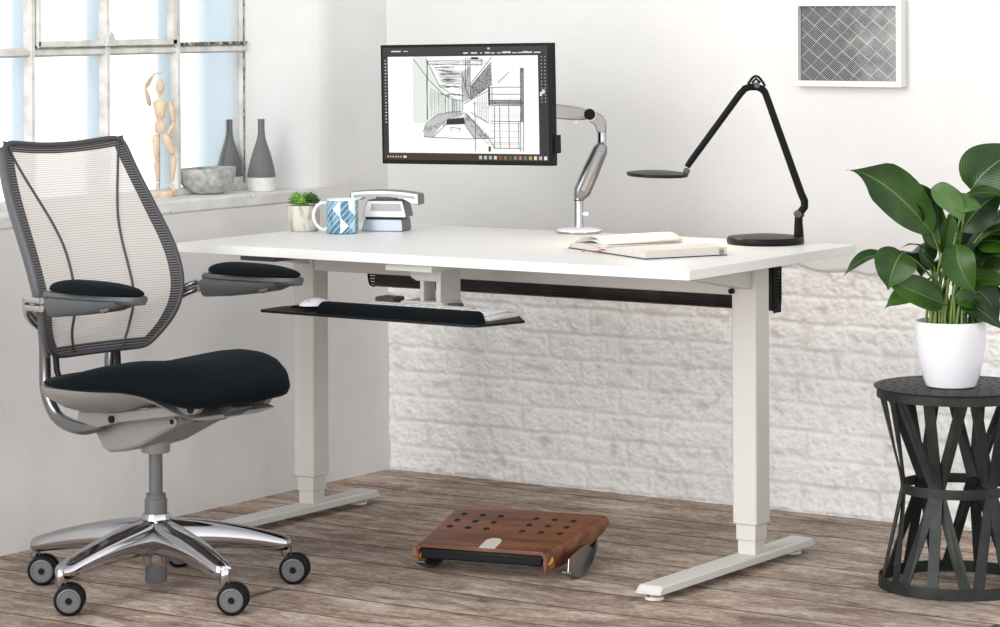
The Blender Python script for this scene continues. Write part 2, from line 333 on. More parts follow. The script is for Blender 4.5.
def build_back():
    ZB, XR = .66, 3.2
    m = MB(); b = MB()
    # smooth plaster above, slightly wavy, with a rounded ragged foot over the brick
    def edge(x): return .635+.03*noise.noise(Vector((x*3, 0, 7)))+.014*noise.noise(Vector((x*14, 0, 3)))
    def fp(u, v):
        x = u*XR-.02; z0 = edge(x); z = z0+(2.7-z0)*(v**2.2)
        y = -.006-.004*noise.noise(Vector((x*1.3, z*1.3, 0)))-.0012*noise.noise(Vector((x*7, z*7, 4)))
        if v == 0: y = .03
        elif v < .06: y += .004
        return (x, y, z)
    m.grid(fp, 260, 60)
    w = m.build('wall_back', ['plaster'], ang=180); struct(w)
    CH, BL = .0705, .222
    def fb(u, v):
        x = u*XR-.02; z = v*.68-.01
        zz = z+.006*noise.noise(Vector((x*2.2, z*3, 1)))+.004*noise.noise(Vector((x*9, z*9, 2)))
        row = math.floor(zz/CH); fz = (zz/CH-row)
        off = (row % 2)*.5+.09*math.sin(row*5.1)
        xx = x/BL+off+.05*noise.noise(Vector((x*5, z*8, 5))); col = math.floor(xx); fx = xx-col
        dz = min(fz, 1-fz)*CH; dx = min(fx, 1-fx)*BL
        e = smooth(0, .011, min(dz, dx*.9))
        rnd = noise.noise(Vector((col*7.3, row*3.7, 9)))
        big = noise.noise(Vector((x*11, z*14, 0))); mid = noise.noise(Vector((x*34, z*40, 3))); fine = noise.noise(Vector((x*95, z*110, 6)))
        pit = max(0, noise.noise(Vector((x*22, z*30, 12)))-.25)
        mort = .45+.5*noise.noise(Vector((x*6, z*9, 20)))
        e = e*.85+.15; h = .0078*e*(1-.75*max(0, mort-.15))+.0018*rnd*e+.0030*big+.0036*mid+.0026*fine-.016*pit*e
        if z < .03: h += .004*(1-z/.03)
        dirt_shade.append((min(1, max(0, pit*.8*e+max(0, -mid-.18)*.55+max(0, -fine-.25)*.5+(1-e)*max(0, .38+.6*noise.noise(Vector((x*4, z*7, 33)))-.25)*.8)), 0))
        return (x, .004-h, z)
    dirt_shade = []; b.grid(fb, 1100, 235, 0, lambda u, v: (0, 0)); b.uv = dict(enumerate(dirt_shade))  # per-vertex weight of the painted crevice shade and dirt
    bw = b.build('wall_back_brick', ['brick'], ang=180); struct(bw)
    MB().box((XR/2, .07, 1.33), (XR+.2, .07, 2.72)).build('wall_back_core', 'plaster', smooth=False)['kind'] = 'structure'
build_back()

SZ = .82; WT = .15; YE = -.47; YW = -3.5; TOPZ = 2.15
def build_left():
    m = MB()
    # wall face below the sill (slightly uneven), reaching the corner
    def f(u, v):
        y = -4.4+u*4.42; z = v*SZ
        return (.004*noise.noise(Vector((y*1.2, z*1.5, 0)))+.0015*noise.noise(Vector((y*6, z*6, 3))), y, z)
    m.grid(f, 160, 30)
    # pier between the window and the back wall: splayed reveal with a rounded arris
    prof = [(-WT-.03, YE-.002), (-WT+.008, YE+.0), (-.13, -.452), (-.06, -.383), (-.02, -.335), (-.006, -.312), (.001, -.285), (.003, -.2), (.001, .02)]
    def g(u, v):
        t = u*(len(prof)-1); i = min(int(t), len(prof)-2); a = t-i
        x = prof[i][0]*(1-a)+prof[i+1][0]*a; y = prof[i][1]*(1-a)+prof[i+1][1]*a; z = SZ+v*(2.7-SZ)
        return (x+.004*noise.noise(Vector((y*2, z*1.5, 8))), y, z)
    m.grid(g, 42, 50)
    # above and left of the window, and the back of the wall
    m.box((-.1, (YW+YE)/2, (TOPZ+2.7)/2), (.2, YE-YW+.1, 2.7-TOPZ))
    m.box((-.1, -3.95, (SZ+2.7)/2), (.2, .9, 2.7-SZ))
    m.box((-.13, -2.2, (SZ-.01)/2), (.22, 4.4, SZ-.01)); m.box((-.26, -.2, 1.75), (.1, .5, 1.9))
    struct(m.build('wall_left', 'plaster_left', ang=60))
    # sill slab
    s = MB(); s.prism([(-WT-.03, YW-.05), (.004, YW-.05), (.004, -.322), (-.01, -.318), (-WT-.03, YE+.02)], SZ-.035, SZ)
    struct(s.build('trim_1', 'sill', bevel=.006))
build_left()

def build_window():
    X = -WT
    fr = MB(); ys = [-.757-.2795*k for k in range(1, 10)]
    ys = [-.757]+ys; zb = 1.209
    zs = [zb, zb+.47]
    root = MB()
    # outer frame
    root.box((X, (YW+YE)/2, SZ+.008), (.05, YE-YW, .018)); root.box((X, (YW+YE)/2, TOPZ-.012), (.05, YE-YW, .03))
    root.box((X-.004, YE-.003, (SZ+TOPZ)/2), (.022, .012, TOPZ-SZ)); root.box((X, YW+.012, (SZ+TOPZ)/2), (.045, .03, TOPZ-SZ))
    w = root.build('window_1', 'win_frame', bevel=.003); struct(w)
    for i, y in enumerate(ys):
        b = MB(); wide = .021
        b.prism([(X+.018, y-wide*.28), (X+.018, y+wide*.28), (X+.006, y+wide*.6), (X-.004, y+wide*.6), (X-.004, y-wide*.6), (X+.006, y-wide*.6)], SZ+.01, TOPZ-.02)
        b.build('mullion', 'win_frame', w)
        o = MB().box((X-.035, y, (SZ+TOPZ)/2), (.05, .010, TOPZ-SZ-.03)); o.build('outer_bar', 'win_out', w)
    o = MB().box((X-.085, YE+.015, (SZ+TOPZ)/2), (.17, .03, TOPZ-SZ)); o.build('outer_reveal', 'win_out', w)
    for z in zs:
        b = MB(); b.prism([(X+.016, z-.007), (X+.016, z+.005), (X+.008, z+.012), (X-.004, z+.012), (X-.004, z-.012), (X+.006, z-.012)], YW, YE, 'y')
        b.build('glazing_bar', 'win_frame', w)
    # opening casement around the two panes left of the last one, above the bar
    y0, y1 = ys[2]+.012, ys[0]-.012; z0, z1 = zb+.012, TOPZ-.03
    c = MB()
    for (a, bb, cc, dd) in ((y0, y1, z0, z0+.017), (y0, y1, z1-.017, z1), (y0, y0+.012, z0, z1), (y1-.02, y1, z0, z1)):
        c.box((X+.013, (a+bb)/2, (cc+dd)/2), (.022, bb-a, dd-cc))
    c.prism([(ys[1]-.02, z0), (ys[1]+.022, z0), (ys[1]+.012, z0+.03), (ys[1], z0+.04), (ys[1]-.012, z0+.028)], X, X+.03, 'x')
    c.build('casement', 'win_frame', w, bevel=.003)
    d = MB(); d.box((X+.012, (y0+y1)/2, zb+.0125), (.02, y1-y0, .003)); d.box((X+.013, (ys[0]+YE)/2, zb+.014), (.018, YE-ys[0]-.012, .008))
    d.tube([(X+.009, YE-.005, z) for z in np.linspace(SZ+.02, TOPZ-.05, 60)], [.0012+.0022*abs(noise.noise(Vector((0, 0, z*40)))) for z in np.linspace(SZ+.02, TOPZ-.05, 60)], 6)
    d.build('flaking_putty', 'dark_gap', w)
    gm = bpy.data.materials.new('frosted window glass'); gm.use_nodes = True; n = gm.node_tree.nodes; l = gm.node_tree.links; n.remove(n['Principled BSDF'])
    rf = n.new('ShaderNodeBsdfRefraction'); rf.inputs['Roughness'].default_value = .38; rf.inputs['IOR'].default_value = 1.12
    tr = n.new('ShaderNodeBsdfTransparent'); mx = n.new('ShaderNodeMixShader'); mx.inputs[0].default_value = .15
    l.new(rf.outputs[0], mx.inputs[1]); l.new(tr.outputs[0], mx.inputs[2]); l.new(mx.outputs[0], n['Material Output'].inputs[0])
    yy = [YE]+ys+[YW]; zz = [SZ+.01]+zs+[TOPZ-.02]
    for i in range(len(yy)-1):
        for j in range(len(zz)-1):
            g = MB().box((X-.007, (yy[i]+yy[i+1])/2, (zz[j]+zz[j+1])/2), (.003, abs(yy[i]-yy[i+1])-.012, zz[j+1]-zz[j]-.016)); g.build('pane', gm, w, smooth=False)
build_window()

# ------------------------------------------------------------------ standing desk
DH = .74
def build_desk():
    X0, X1, Y0, Y1, T = .2362, 1.6956, -1.2091, -.4084, .0229; xl, xr, yc, ybk = .2795, 1.5802, -.7605, -.694; wo = .0322
    t = thing('standing_desk', 'white height-adjustable desk on two square columns with flat feet', 'desk', (0, 0, 0), .0071)
    MB().box(((X0+X1)/2, (Y0+Y1)/2, DH-T/2), (X1-X0, Y1-Y0, T)).build('tabletop', 'white', t, bevel=.0012)
    hb = .0348; wb = .0314; yf0, yf1 = -1.1994, -.4681; ym = (yc+ybk)/2
    for x in (xl, xr):
        c = MB().box((x, ym, (.104+DH-T)/2), (2*wo, ybk-yc, DH-T-.104)).build('leg', 'desk_metal', t, bevel=.004, seg=3)
        MB().box((x, ym, .092), (2*wo-.012, ybk-yc-.010, .05)).build('lower_sleeve', 'desk_metal', c, bevel=.002)
        MB().box((x, ym, .062), (2*wo-.017, ybk-yc-.018, .062)).build('inner_sleeve', 'desk_metal', c, bevel=.002)
        f = MB(); z0, z1 = .0165, hb
        rings = []
        for y, tp in ((yf0, 0), (yf0+.012, 1), (yf1-.012, 1), (yf1, 0)):
            zt = z1 if tp else z0+.006
            rings.append([(x-wb, y, z0), (x-wb, y, zt-.004), (x-wb+.006, y, zt), (x+wb-.006, y, zt), (x+wb, y, zt-.004), (x+wb, y, z0)])
        f.loft(rings); ft = f.build('foot', 'desk_metal', t, ang=20)
        for y in (yf0+.035, yf1-.05):
            MB().cyl((x-.004, y, .006), (x-.004, y, .018), .017).build('levelling_glide', 'brushed', ft)
            MB().lathe([(.0, 0), (.021, 0), (.022, .003), (.020, .006), (0, .006)], 28, (x-.004, y, 0)).build('glide_pad', 'gloss_white', ft)
        # tapered side arms under the top
        zt = DH-T
        MB().prism([(yc+.004, zt-.001), (yc-.30, zt-.001), (yc-.30, zt-.012), (yc+.004, zt-.062)], x-.022, x+.022, 'x').build('side_arm', 'desk_metal', t, bevel=.002)
    MB().box(((xl+xr)/2, -.735, .6785), (xr-xl-2*wo, .045, .077)).build('crossbar', 'desk_metal', t, bevel=.003)
    # slot plate on the crossbar
    s = MB().box((.475, -.759, .681), (.078, .003, .019)); s.build('slot_plate', 'silver', t, bevel=.001)
    MB().box((.475, -.7608, .681), (.052, .002, .004)).build('slot', 'hole', t)
    for q in (-.033, .033): MB().cyl((.475+q, -.7603, .681), (.475+q, -.763, .681), .004, 12).build('screw', 'brushed', t)
    MB().cyl((xr-wo+.003, yc-.001, .650), (xr-wo+.003, yc-.010, .650), .0065, 16).build('bolt', 'matte_black', t)
    # control box under the left end
    b = MB().box((.355, -1.04, DH-T-.004), (.16, .13, .007)); b.build('mounting_plate', 'silver', t)
    MB().box((.385, -1.03, DH-T-.0165), (.11, .10, .018)).build('control_box', 'grey', t, bevel=.003)
    # cable trough behind the columns: black perforated sheet with a folded profile
    tr = MB(); prof = [(-.452, .705), (-.452, .60), (-.449, .585), (-.443, .575), (-.428, .570), (-.420, .58), (-.417, .60), (-.417, .705)]
    xa, xb = .262, 1.492; n = len(prof)
    for side in (0, .0018):
        pass
    for i in range(n-1): tr.add([(xa, *prof[i]), (xb, *prof[i]), (xb, *prof[i+1]), (xa, *prof[i+1])], [(0, 1, 2, 3)])
    cm = mat('slotted black sheet', (.012, .012, .012), .5); nn, ll, b_ = nodes(cm); tt = nn.new('ShaderNodeTexCoord'); sp = nn.new('ShaderNodeSeparateXYZ'); ll.new(tt.outputs['Object'], sp.inputs[0])
    a = math_(cm, 'LESS_THAN', math_(cm, 'FRACT', math_(cm, 'MULTIPLY', sp.outputs['Z'], 125)), .22); zz = math_(cm, 'MULTIPLY', a, math_(cm, 'GREATER_THAN', math_(cm, 'FRACT', math_(cm, 'MULTIPLY', sp.outputs['X'], 6.2)), .22))
    zz = math_(cm, 'MULTIPLY', zz, math_(cm, 'LESS_THAN', sp.outputs['Z'], .69)); ll.new(math_(cm, 'SUBTRACT', 1, zz), b_.inputs['Alpha'])
    to = tr.build('cable_trough', cm, t, solid=.0018)
    MB().tube([(xa, p[0], p[1]) for p in prof], .003, 6).build('trough_end', 'matte_black', to)
    e = MB().tube([(xb, p[0], p[1]) for p in prof], .003, 6)
    # ribs of the open right end
    for k in range(12): e.box((xb, -.4345, .592+k*.0085), (.003, .034, .0034))
    e.box((xb, -.4345, .574), (.004, .034, .014)); e.box((xb, -.4345, .70), (.004, .034, .014))
    e.build('trough_end', 'matte_black', to)
build_desk()

# ------------------------------------------------------------------ keyboard tray, keyboard, mouse
TZ = .60
def build_tray():
    t = thing('keyboard_tray', 'black sliding keyboard tray on a white bracket below the desk front', 'keyboard tray', (.9, -1.2, .594))
    L = lambda x, y: (x-.9, y+1.2)
    pl = [L(.578, -1.292), L(1.185, -1.299), L(1.205, -1.29), L(1.243, -1.156), L(1.232, -1.145), L(1.16, -1.06), L(1.02, -1.058), L(1.01, -.985), L(.72, -.985), L(.71, -1.056), L(.60, -1.10), L(.565, -1.20), L(.566, -1.28)]
    MB().prism(pl, 0, .006).build('platform', 'black', t, bevel=.0015)
    pr = MB(); n = 22; a = L(.735, -1.262); b = L(1.212, -1.266)
    ring = []
    x0, x1 = .722-.9, 1.204-.9
    for i in range(n+1):
        u = i/n; x = x0+(x1-x0)*u; e = min(1, (u*(1-u)*40))**.5
        e = max(.05, min(1, math.sqrt(max(0, 1-(max(0, abs(u-.5)*2-.93)/.07)**2))))
        ring.append([(x, -.060+.030*e*math.cos(q)*(1 if math.cos(q) > 0 else .95), .006+max(0, .027*e*math.sin(q)**.7 if math.sin(q) > 0 else 0)) for q in np.linspace(0, pi, 12)]+[(x, -.060-.02*e, .006), (x, -.060+.02*e, .006)])
    pr.loft(ring).build('palm_rest', 'fabric', t, ang=60)
    # bracket: column under the track, clamp head, open window in it
    m = MB()
    bx, by = 1.03-.9, -.945+1.2
    zt = DH-.0229-.594
    mech = thing
    c0 = np.array([.9, -1.2, .594])
    m.box((.030, .20, zt-.0095), (.135, .36, .017)); m.build('slide_track', 'desk_metal', t, bevel=.002)
    MB().prism([(-.043, zt-.018), (.052, zt-.018), (.052, zt-.042), (.045, zt-.050), (-.021, zt-.050), (-.037, zt-.042)], .120, .205, 'y').build('clamp_head', 'desk_metal', t, bevel=.003)
    MB().box((-.007, .150, .052), (.011, .05, .092)).build('tilt_arm', 'desk_metal', t, bevel=.002)
    MB().box((.044, .163, .052), (.013, .084, .092)).build('tilt_arm', 'desk_metal', t, bevel=.002)
    MB().prism([(-.080, .006), (.078, .006), (.062, .026), (-.055, .026)], .110, .19, 'y').build('mount_plate', 'desk_metal', t, bevel=.002)
    MB().box((-.120, .150, .018), (.055, .05, .022)).build('tilt_dial', 'grey', t, bevel=.004)
    MB().cyl((.085, .135, .006), (.085, .135, .024), .018).build('knob', 'grey', t, bevel=.002)
    MB().box((-.255, .015, .008), (.08, .05, .006)).build('mouse_pad_edge', 'black', t, bevel=.001)
build_tray()
def build_keyboard():
    # slim white keyboard lying behind the palm rest
    t = thing('keyboard', 'slim white keyboard lying behind the black palm rest on the tray', 'keyboard', (.962, -1.158, .600), R(0))
    m = MB(); m.prism([(-.062, 0), (.058, 0), (.058, .011), (.05, .012), (-.06, .007)], -.20, .225, 'x'); m.build('case', 'phone_face', t, bevel=.002)
    sl = .045; keys = []
    km = []
    rows = [(14, -.045), (13, -.023), (13, -.001), (14, .020), (15, .041)]
    base = None; cnt = 0
    for n, y in rows:
        w = .295/n
        for i in range(n):
            o = None
            x = -.19+w*(i+.5)
            if base is None:
                mm = MB().box((0, 0, 0), (w*.86, .0175, .005)); o = mm.build('key', 'gloss_white', t, bevel=.0015); base = o
            else:
                o = base.copy(); C.objects.link(o); o.parent = t
            o.location = (x, y, .0095+(y+.06)*.045); o.rotation_euler = (sl, 0, 0); o.scale.x = w/(.295/14) if n != 14 else 1; cnt += 1
    for c in range(4):
        for r_ in range(5):
            o = base.copy(); C.objects.link(o); o.parent = t; y = rows[r_][1]
            o.location = (.126+.0215*c, y, .0095+(y+.06)*.045); o.rotation_euler = (sl, 0, 0); o.scale.x = .95
build_keyboard()
mo = at(310, 309, 'z', .604)
t = thing('computer_mouse', 'white rounded mouse at the left end of the tray', 'mouse', (mo[0]-.01, mo[1]+.035, .6115), R(8))
m = MB(); ring = []
for i in range(15):
    u = i/14; y = -.055+.11*u; e = math.sqrt(max(.0, 1-(abs(u-.5)*2)**2.4))+.02
    ring.append([(.031*e*math.cos(q), y, (.013 if math.sin(q) > 0 else .001)*e*math.sin(q)*(.7+.5*math.sin(pi*min(1, u*1.1)))) for q in np.linspace(0, 2*pi, 20)[:-1]])
m.loft(ring).build('shell', 'gloss_white', t, ang=70); MB().cyl((-.003, -.032, .007), (.003, -.032, .007), .005, 14).build('scroll_wheel', 'grey', t)

# ------------------------------------------------------------------ office chair
CH_O = Vector((.597, -1.695, 0)); CH_A = R(-5.7)
def build_chair():
    t = thing('office_chair', 'mesh-backed swivel office chair with black seat and polished five-star base', 'office chair', CH_O, CH_A)
    # seat -------------------------------------------------
    def plan(a):   # superellipse, a bit wider to the rear
        c, s_ = math.cos(a), math.sin(a); n = 2.3; k = (abs(c)**n+abs(s_)**n)**(-1/n)
        return .042+.286*k*c, .250*k*s_*(1-.06*smooth(-.2, .25, k*c*.26))
    def ztop(x, y): return .487+.061*smooth(-.22, .12, x)-.030*smooth(.17, .33, x)-.016*math.exp(-((x+.02)/.16)**2)*math.exp(-(y/.16)**2)
    def zbot(x, y): return .472-.050*smooth(.10, .25, x)*max(0, 1-(y/.25)**2*.95)+.02*smooth(.28, .33, x)
    seat = MB(); n = 56; rings = []
    for k in range(13):      # underside centre -> rim -> top centre
        q = k/12; a = -pi/2+pi*q; rr = math.cos(a)**.42 if math.cos(a) > 0.001 else .02; h = math.sin(a)
        ring = []
        for i in range(n):
            px, py = plan(2*pi*i/n); x = .035+(px-.035)*rr; y = py*rr
            zt, zb_ = ztop(x, y), zbot(px, py); zm = zb_+.35*(zt-zb_)
            z = zm+(zt-zm)*abs(h)**.8 if h > 0 else zm-(zm-zb_)*abs(h)**.8
            ring.append((x, y, z))
        rings.append(ring)
    seat.loft(rings).build('seat', 'fabric', t, ang=80)
    # grey shell under the rear of the seat
    sh = MB(); rings = []
    for x in np.linspace(-.215, .25, 16):
        u = (x+.215)/.465; zt = zbot(x, 0)+.004; dp = .062*math.sin(pi*min(1, u*1.2+.16))**.6 if u < .68 else .062*math.sin(pi*.976)**.6*(1-u)/.32
        dp = .058*smooth(0, .12, u)*(1-smooth(.35, 1, u)*.92)+.004
        w = .235*(smooth(-.05, .22, u)**.5)*(1-.45*smooth(.4, 1, u)); bw = w*.62
        ring = [(x, -w, zt), (x, -w*.98, zt-dp*.28), (x, -bw*1.12, zt-dp*.85), (x, -bw*.9, zt-dp), (x, bw*.9, zt-dp), (x, bw*1.12, zt-dp*.85), (x, w*.98, zt-dp*.28), (x, w, zt)]
        rings.append(ring)
    sh.loft(rings).build('seat_shell', 'silver', t, ang=50)
    # mechanism ---------------------------------------------
    for s in (-1, 1):
        l = MB(); l.prism([(-.135, .386), (-.07, .376), (0, .394), (.13, .415), (.248, .434), (.262, .449), (.250, .455), (.13, .439), (.01, .420), (-.13, .408)], s*.098, s*.116, 'y')
        ln = l.build('tilt_link', 'silver', t, bevel=.003)
        for bx, bz in ((-.017, .401), (.236, .444)):
            MB().cyl((bx, s*.114, bz), (bx, s*.121, bz), .0085, 16).build('pivot_pin', 'black', ln)
    mc = MB(); mc.prism([(-.128, .376), (-.118, .352), (-.097, .325), (-.075, .316), (-.03, .322), (.03, .340), (.12, .383), (.155, .398), (.15, .425), (.05, .415), (-.06, .395)], -.075, .075, 'y')
    mc.build('mechanism_housing', 'silver', t, bevel=.008, seg=3)
    fk = MB(); fk.prism([(.08, .395), (.14, .395), (.250, .420), (.285, .440), (.27, .446), (.22, .440), (.12, .432), (.08, .42)], -.030, .030, 'y')
    fk.build('seat_carrier', 'grey', t, bevel=.004)
    for s in (-1, 1): MB().cyl((.140, s*.070, .405), (.140, s*.082, .405), .013, 20).build('pivot_cap', 'silver', t, bevel=.002); MB().cyl((.140, s*.080, .405), (.140, s*.0835, .405), .006, 14).build('pivot_pin', 'black', t)
    # gas column
    MB().lathe([(0, .315), (.031, .315), (.033, .325), (.033, .356), (0, .356)]).build('column_collar', 'silver', t)
    MB().lathe([(0, .20), (.0155, .20), (.0155, .33), (0, .33)]).build('gas_lift', 'caster_grey', t)
    MB().lathe([(0, .165), (.0255, .165), (.0255, .209), (.022, .213), (.0225, .222), (0, .222)]).build('lift_sleeve', 'caster_grey', t)
    # star base
    b = MB(); b.lathe([(0, .060), (.027, .060), (.030, .066), (.0335, .088), (.036, .11), (.034, .150), (.034, .155), (.034, .170), (.031, .178), (0, .172)], 40)
    base = b.build('star_base', 'chrome', t, ang=50)
    MB().lathe([(0, .022), (.0235, .022), (.025, .026), (.025, .066), (0, .066)]).build('column_foot', 'caster_grey', base)
    ph = [58, 130, 202, 274, 346]
    tipz = .086
    for a in ph:
        ar = MB(); ca, sa = math.cos(R(a)), math.sin(R(a)); rings = []
        for i in range(15):
            u = i/14; r_ = .008+.304*u; zt = .170-.020*u-.044*u**2.0; th = .088*(1-u)+.036*u; w = .043*(1-u)+.025*u
            if u > .97: w *= .8; th *= .85
            prof = [(-w*.45, zt), (w*.45, zt), (w*.85, zt-th*.22), (w, zt-th*.62), (w*.75, zt-th), (-w*.75, zt-th), (-w, zt-th*.62), (-w*.85, zt-th*.22)]
            rings.append([(r_*ca-q*sa, r_*sa+q*ca, z) for q, z in prof])
        ar.loft(rings); o = ar.build('base_arm', 'chrome', t, ang=60, sub=1)
        r_ = .303; MB().lathe([(0, .062), (.0115, .062), (.0125, .066), (.0118, .092), (.010, .098), (0, .099)], 20, (r_*ca, r_*sa, 0)).build('arm_tip', 'chrome', o)
    # casters: wheels trail towards the camera's right
    wa = math.atan2(rv[1], rv[0])-CH_A           # rolling direction roughly across the view
    first = None
    for i, a in enumerate(ph):
        px, py = .303*math.cos(R(a)), .303*math.sin(R(a)); tw = wa+R((-6, 4, -3, 2, -5)[i])
        cdx, cdy = math.cos(tw)*.019, math.sin(tw)*.019; ax = Vector((-math.sin(tw), math.cos(tw), 0))
        r0 = Vector((px+cdx, py+cdy, .0335))
        cs = MB(); cs.tube([(px, py, .066), (px+cdx*.4, py+cdy*.4, .056), tuple(r0)], [.010, .010, .009], 10); cs.cyl(tuple(r0-ax*.011), tuple(r0+ax*.011), .012, 16)
        body = cs.build('caster', 'caster_grey', t)
        hd = MB(); hd.tube([tuple(r0-ax*.009), tuple(r0+ax*.009)], .029, 24); hd.build('caster_hood', 'black', body)
        for s in (-1, 1):
            mx = frame_mx((0, 0, 0), ax*s, (0, 0, 1)) @ Matrix.Rotation(pi/2, 4, 'Y')
            w = MB(); w.lathe([(.0, 0), (.030, 0), (.0333, .003), (.0335, .008), (.0335, .013), (.0315, .0165), (.028, .0175), (.0265, .0155), (0, .0155)], 36, tuple(r0+ax*s*.0085), mx)
            wh = w.build('wheel', 'rubber', body)
            g = MB(); g.lathe([(0, .0155), (.0262, .0155), (.0262, .0172), (.0225, .0182), (.021, .0168), (.009, .0168), (.008, .0182), (0, .0182)], 32, tuple(r0+ax*s*.0085), mx); g.build('hub_cap', 'caster_grey', wh)
            MB().lathe([(0, .018), (.0075, .018), (.0065, .0198), (0, .0198)], 18, tuple(r0+ax*s*.0085), mx).build('axle_cap', 'rubber', wh)
    # back ---------------------------------------------------
    Z = [.530, .536, .545, .56, .58, .61, .64, .68, .73, .78, .83, .88, .93, .97, 1.0, 1.018]
    XB = [-.182, -.180, -.177, -.166, -.152, -.141, -.133, -.136, -.152, -.177, -.209, -.240, -.269, -.288, -.300, -.306]
    WB = [.142, .150, .158, .173, .189, .202, .212, .220, .222, .219, .213, .207, .199, .191, .186, .184]
    SV = [(.530, .50), (.56, .48), (.64, .42), (.74, .39), (.80, .42), (.87, .55), (.94, .74), (1.018, .95)]
    def X(z): return sum(float(np.interp(z+k_*.006, Z, XB)) for k_ in (-3, -2, -1, 0, 1, 2, 3))/7
    def Wd(z): return sum(float(np.interp(z+k_*.005, Z, WB)) for k_ in (-3, -2, -1, 0, 1, 2, 3))/7
    def cc(z): return .042*smooth(.50, .60, z)*(1-.62*smooth(.70, 1.0, z))
    def P(z, v, off=0):
        dip = -.016*(1-v*v)*smooth(.93, 1.018, z)        # top rail sags a little
        lo = 0
        return (X(z)-cc(z)*(1-v*v)-off, Wd(z)*v, z+dip-lo)
    zlo, zhi = .530, 1.018
    def vb(z): return 1-.030/Wd(z)                        # inner limit of the dark border
    zi0, zi1 = zlo+.022, zhi-.022
    def surf(z): return z
    mm = MB()
    mm.grid(lambda u, v: P(zi0+(zi1-zi0)*v, (2*u-1)*vb(zi0+(zi1-zi0)*v)), 28, 60, 0, lambda u, v: (u, zi0+(zi1-zi0)*v))
    mm.build('mesh_panel', 'mesh', t, ang=180)
    bd = MB()
    for s in (-1, 1):
        bd.grid(lambda u, v: P(zlo+(zhi-zlo)*v, s*(vb(zlo+(zhi-zlo)*v)*(1-u)+u)), 3, 60, 0, lambda u, v: (u, zlo+(zhi-zlo)*v))
    for za, zc in ((zlo, zi0), (zi1, zhi)):
        bd.grid(lambda u, v: P(za+(zc-za)*v, (2*u-1)*vb(za+(zc-za)*v)), 28, 4, 0, lambda u, v: (u, za+(zc-za)*v))
    bd.build('mesh_border', 'mesh_edge', t, ang=180)
    # outline frame
    loop = []
    zz = list(np.linspace(zlo, zhi, 36))
    for z in zz: loop.append(P(z, 1, .002))
    for u in np.linspace(1, -1, 18)[1:-1]: loop.append(P(zhi, u, .002))
    for z in zz[::-1]: loop.append(P(z, -1, .002))
    for u in np.linspace(-1, 1, 18)[1:]: loop.append(P(zlo, u, .002))
    # round the four corners a little by averaging
    for _ in range(4):
        L2 = []; n_ = len(loop)
        for i in range(n_): a_, b_, c_ = loop[i-1], loop[i], loop[(i+1) % n_]; L2.append(tuple(.25*a_[k]+.5*b_[k]+.25*c_[k] for k in range(3)))
        loop = L2
    MB().tube(loop+[loop[0]], .0062, 10, caps=False).build('back_rim', 'frame', t, ang=180)
    # outer grey shells behind the two edges
    for s in (-1, 1):
        q = MB(); pts = [P(z, s, .014) for z in np.linspace(.53, 1.00, 26)]; pts = [(p[0]-.0, p[1]+s*.001, p[2]) for p in pts]
        q.tube(pts, [.006+.009*math.sin(pi*(.12+.88*(1-k/25)))**.7 for k in range(26)], 10, flat=.45, up=(0, 1, 0)); q.build('side_rail', 'grey', t, ang=180)
    for s in (-1, 1):
        q = MB(); pts = []
        for z in np.linspace(zlo+.004, zhi-.008, 50): pts.append(P(z, s*sum(float(np.interp(z+dz_, [a for a, _ in SV], [b for _, b in SV])) for dz_ in (-.036, -.024, -.012, 0, .012, .024, .036))/7, -.0015))
        q.tube(pts, .0034, 6); q.build('seam', 'frame', t, ang=180)
    # lumbar frame and J-shaped uprights
    for s in (-1, 1):
        q = MB(); pts = [(-.238, s*.135, .66), (-.248, s*.12, .60), (-.256, s*.105, .55), (-.260, s*.10, .50), (-.258, s*.10, .452), (-.242, s*.10, .413), (-.215, s*.10, .385), (-.17, s*.102, .372), (-.12, s*.104, .370), (-.06, s*.105, .382)]
        q.tube(*spline(pts, [.009, .0105, .012, .0125, .013, .0135, .014, .014, .013, .010]), 16, flat=1.15); q.build('upright', 'upright_metal', t, ang=60)
        q = MB(); q.tube([(-.232, s*.098, .66), (-.232, s*.096, .56), (-.226, s*.094, .49), (-.20, s*.092, .44), (-.15, s*.09, .41)], .007, 10); q.build('inner_rod', 'black', t, ang=60)
    # armrest carrier: two parallel curved rods looping behind the back
    for dz in (-.0085, .0085):
        q = MB(); pts = []
        for k in range(41):
            u = -1+2*k/40; y = .262*u*(1 if abs(u) < .9 else 1); au = abs(u)
            x = -.075 if au > .97 else (-.105-.022*math.sin(au*3)*0)
            z = .664+dz-.0*(1-au)
            xx = -.138-.105*(1-au**3.0); zz_ = z-.12*max(0, 1-au*1.02)**.8*1.0
            pts.append((xx, .262*u, zz_))
        pts = [(-.085, -.262, .664+dz), (-.125, -.2625, .664+dz)]+pts+[(-.125, .2625, .664+dz), (-.085, .262, .664+dz)]
        q.tube(pts, .0078, 12); q.build('arm_rod', 'tube', t, ang=60)
    for s in (-1, 1):
        # shell: wedge, deep at the rear, thin to the front
        def shell_ring(x, w, z0, z1): 
            return [(x, s*.262+w*a, z0+(z1-z0)*b) for a, b in ((-1, .62), (-.96, .9), (-.8, 1), (.8, 1), (.96, .9), (1, .62), (.72, .12), (.45, 0), (-.45, 0), (-.72, .12))]
        sh = MB(); rg = []
        for x, w, z0, z1 in ((-.080, .024, .650, .676), (-.074, .031, .641, .684), (-.03, .036, .643, .690), (.04, .040, .649, .693), (.11, .041, .658, .695), (.165, .038, .667, .697), (.19, .036, .676, .699), (.215, .028, .686, .700), (.228, .016, .692, .700)):
            rg.append(shell_ring((x*.55 if x < 0 else x)+(-.055 if s > 0 and x < 0 else -.04 if s > 0 else 0), w, z0, z1))
        ao = sh.loft(rg).build('armrest', 'arm_grey', t, ang=50)
        lip = MB(); rg = []
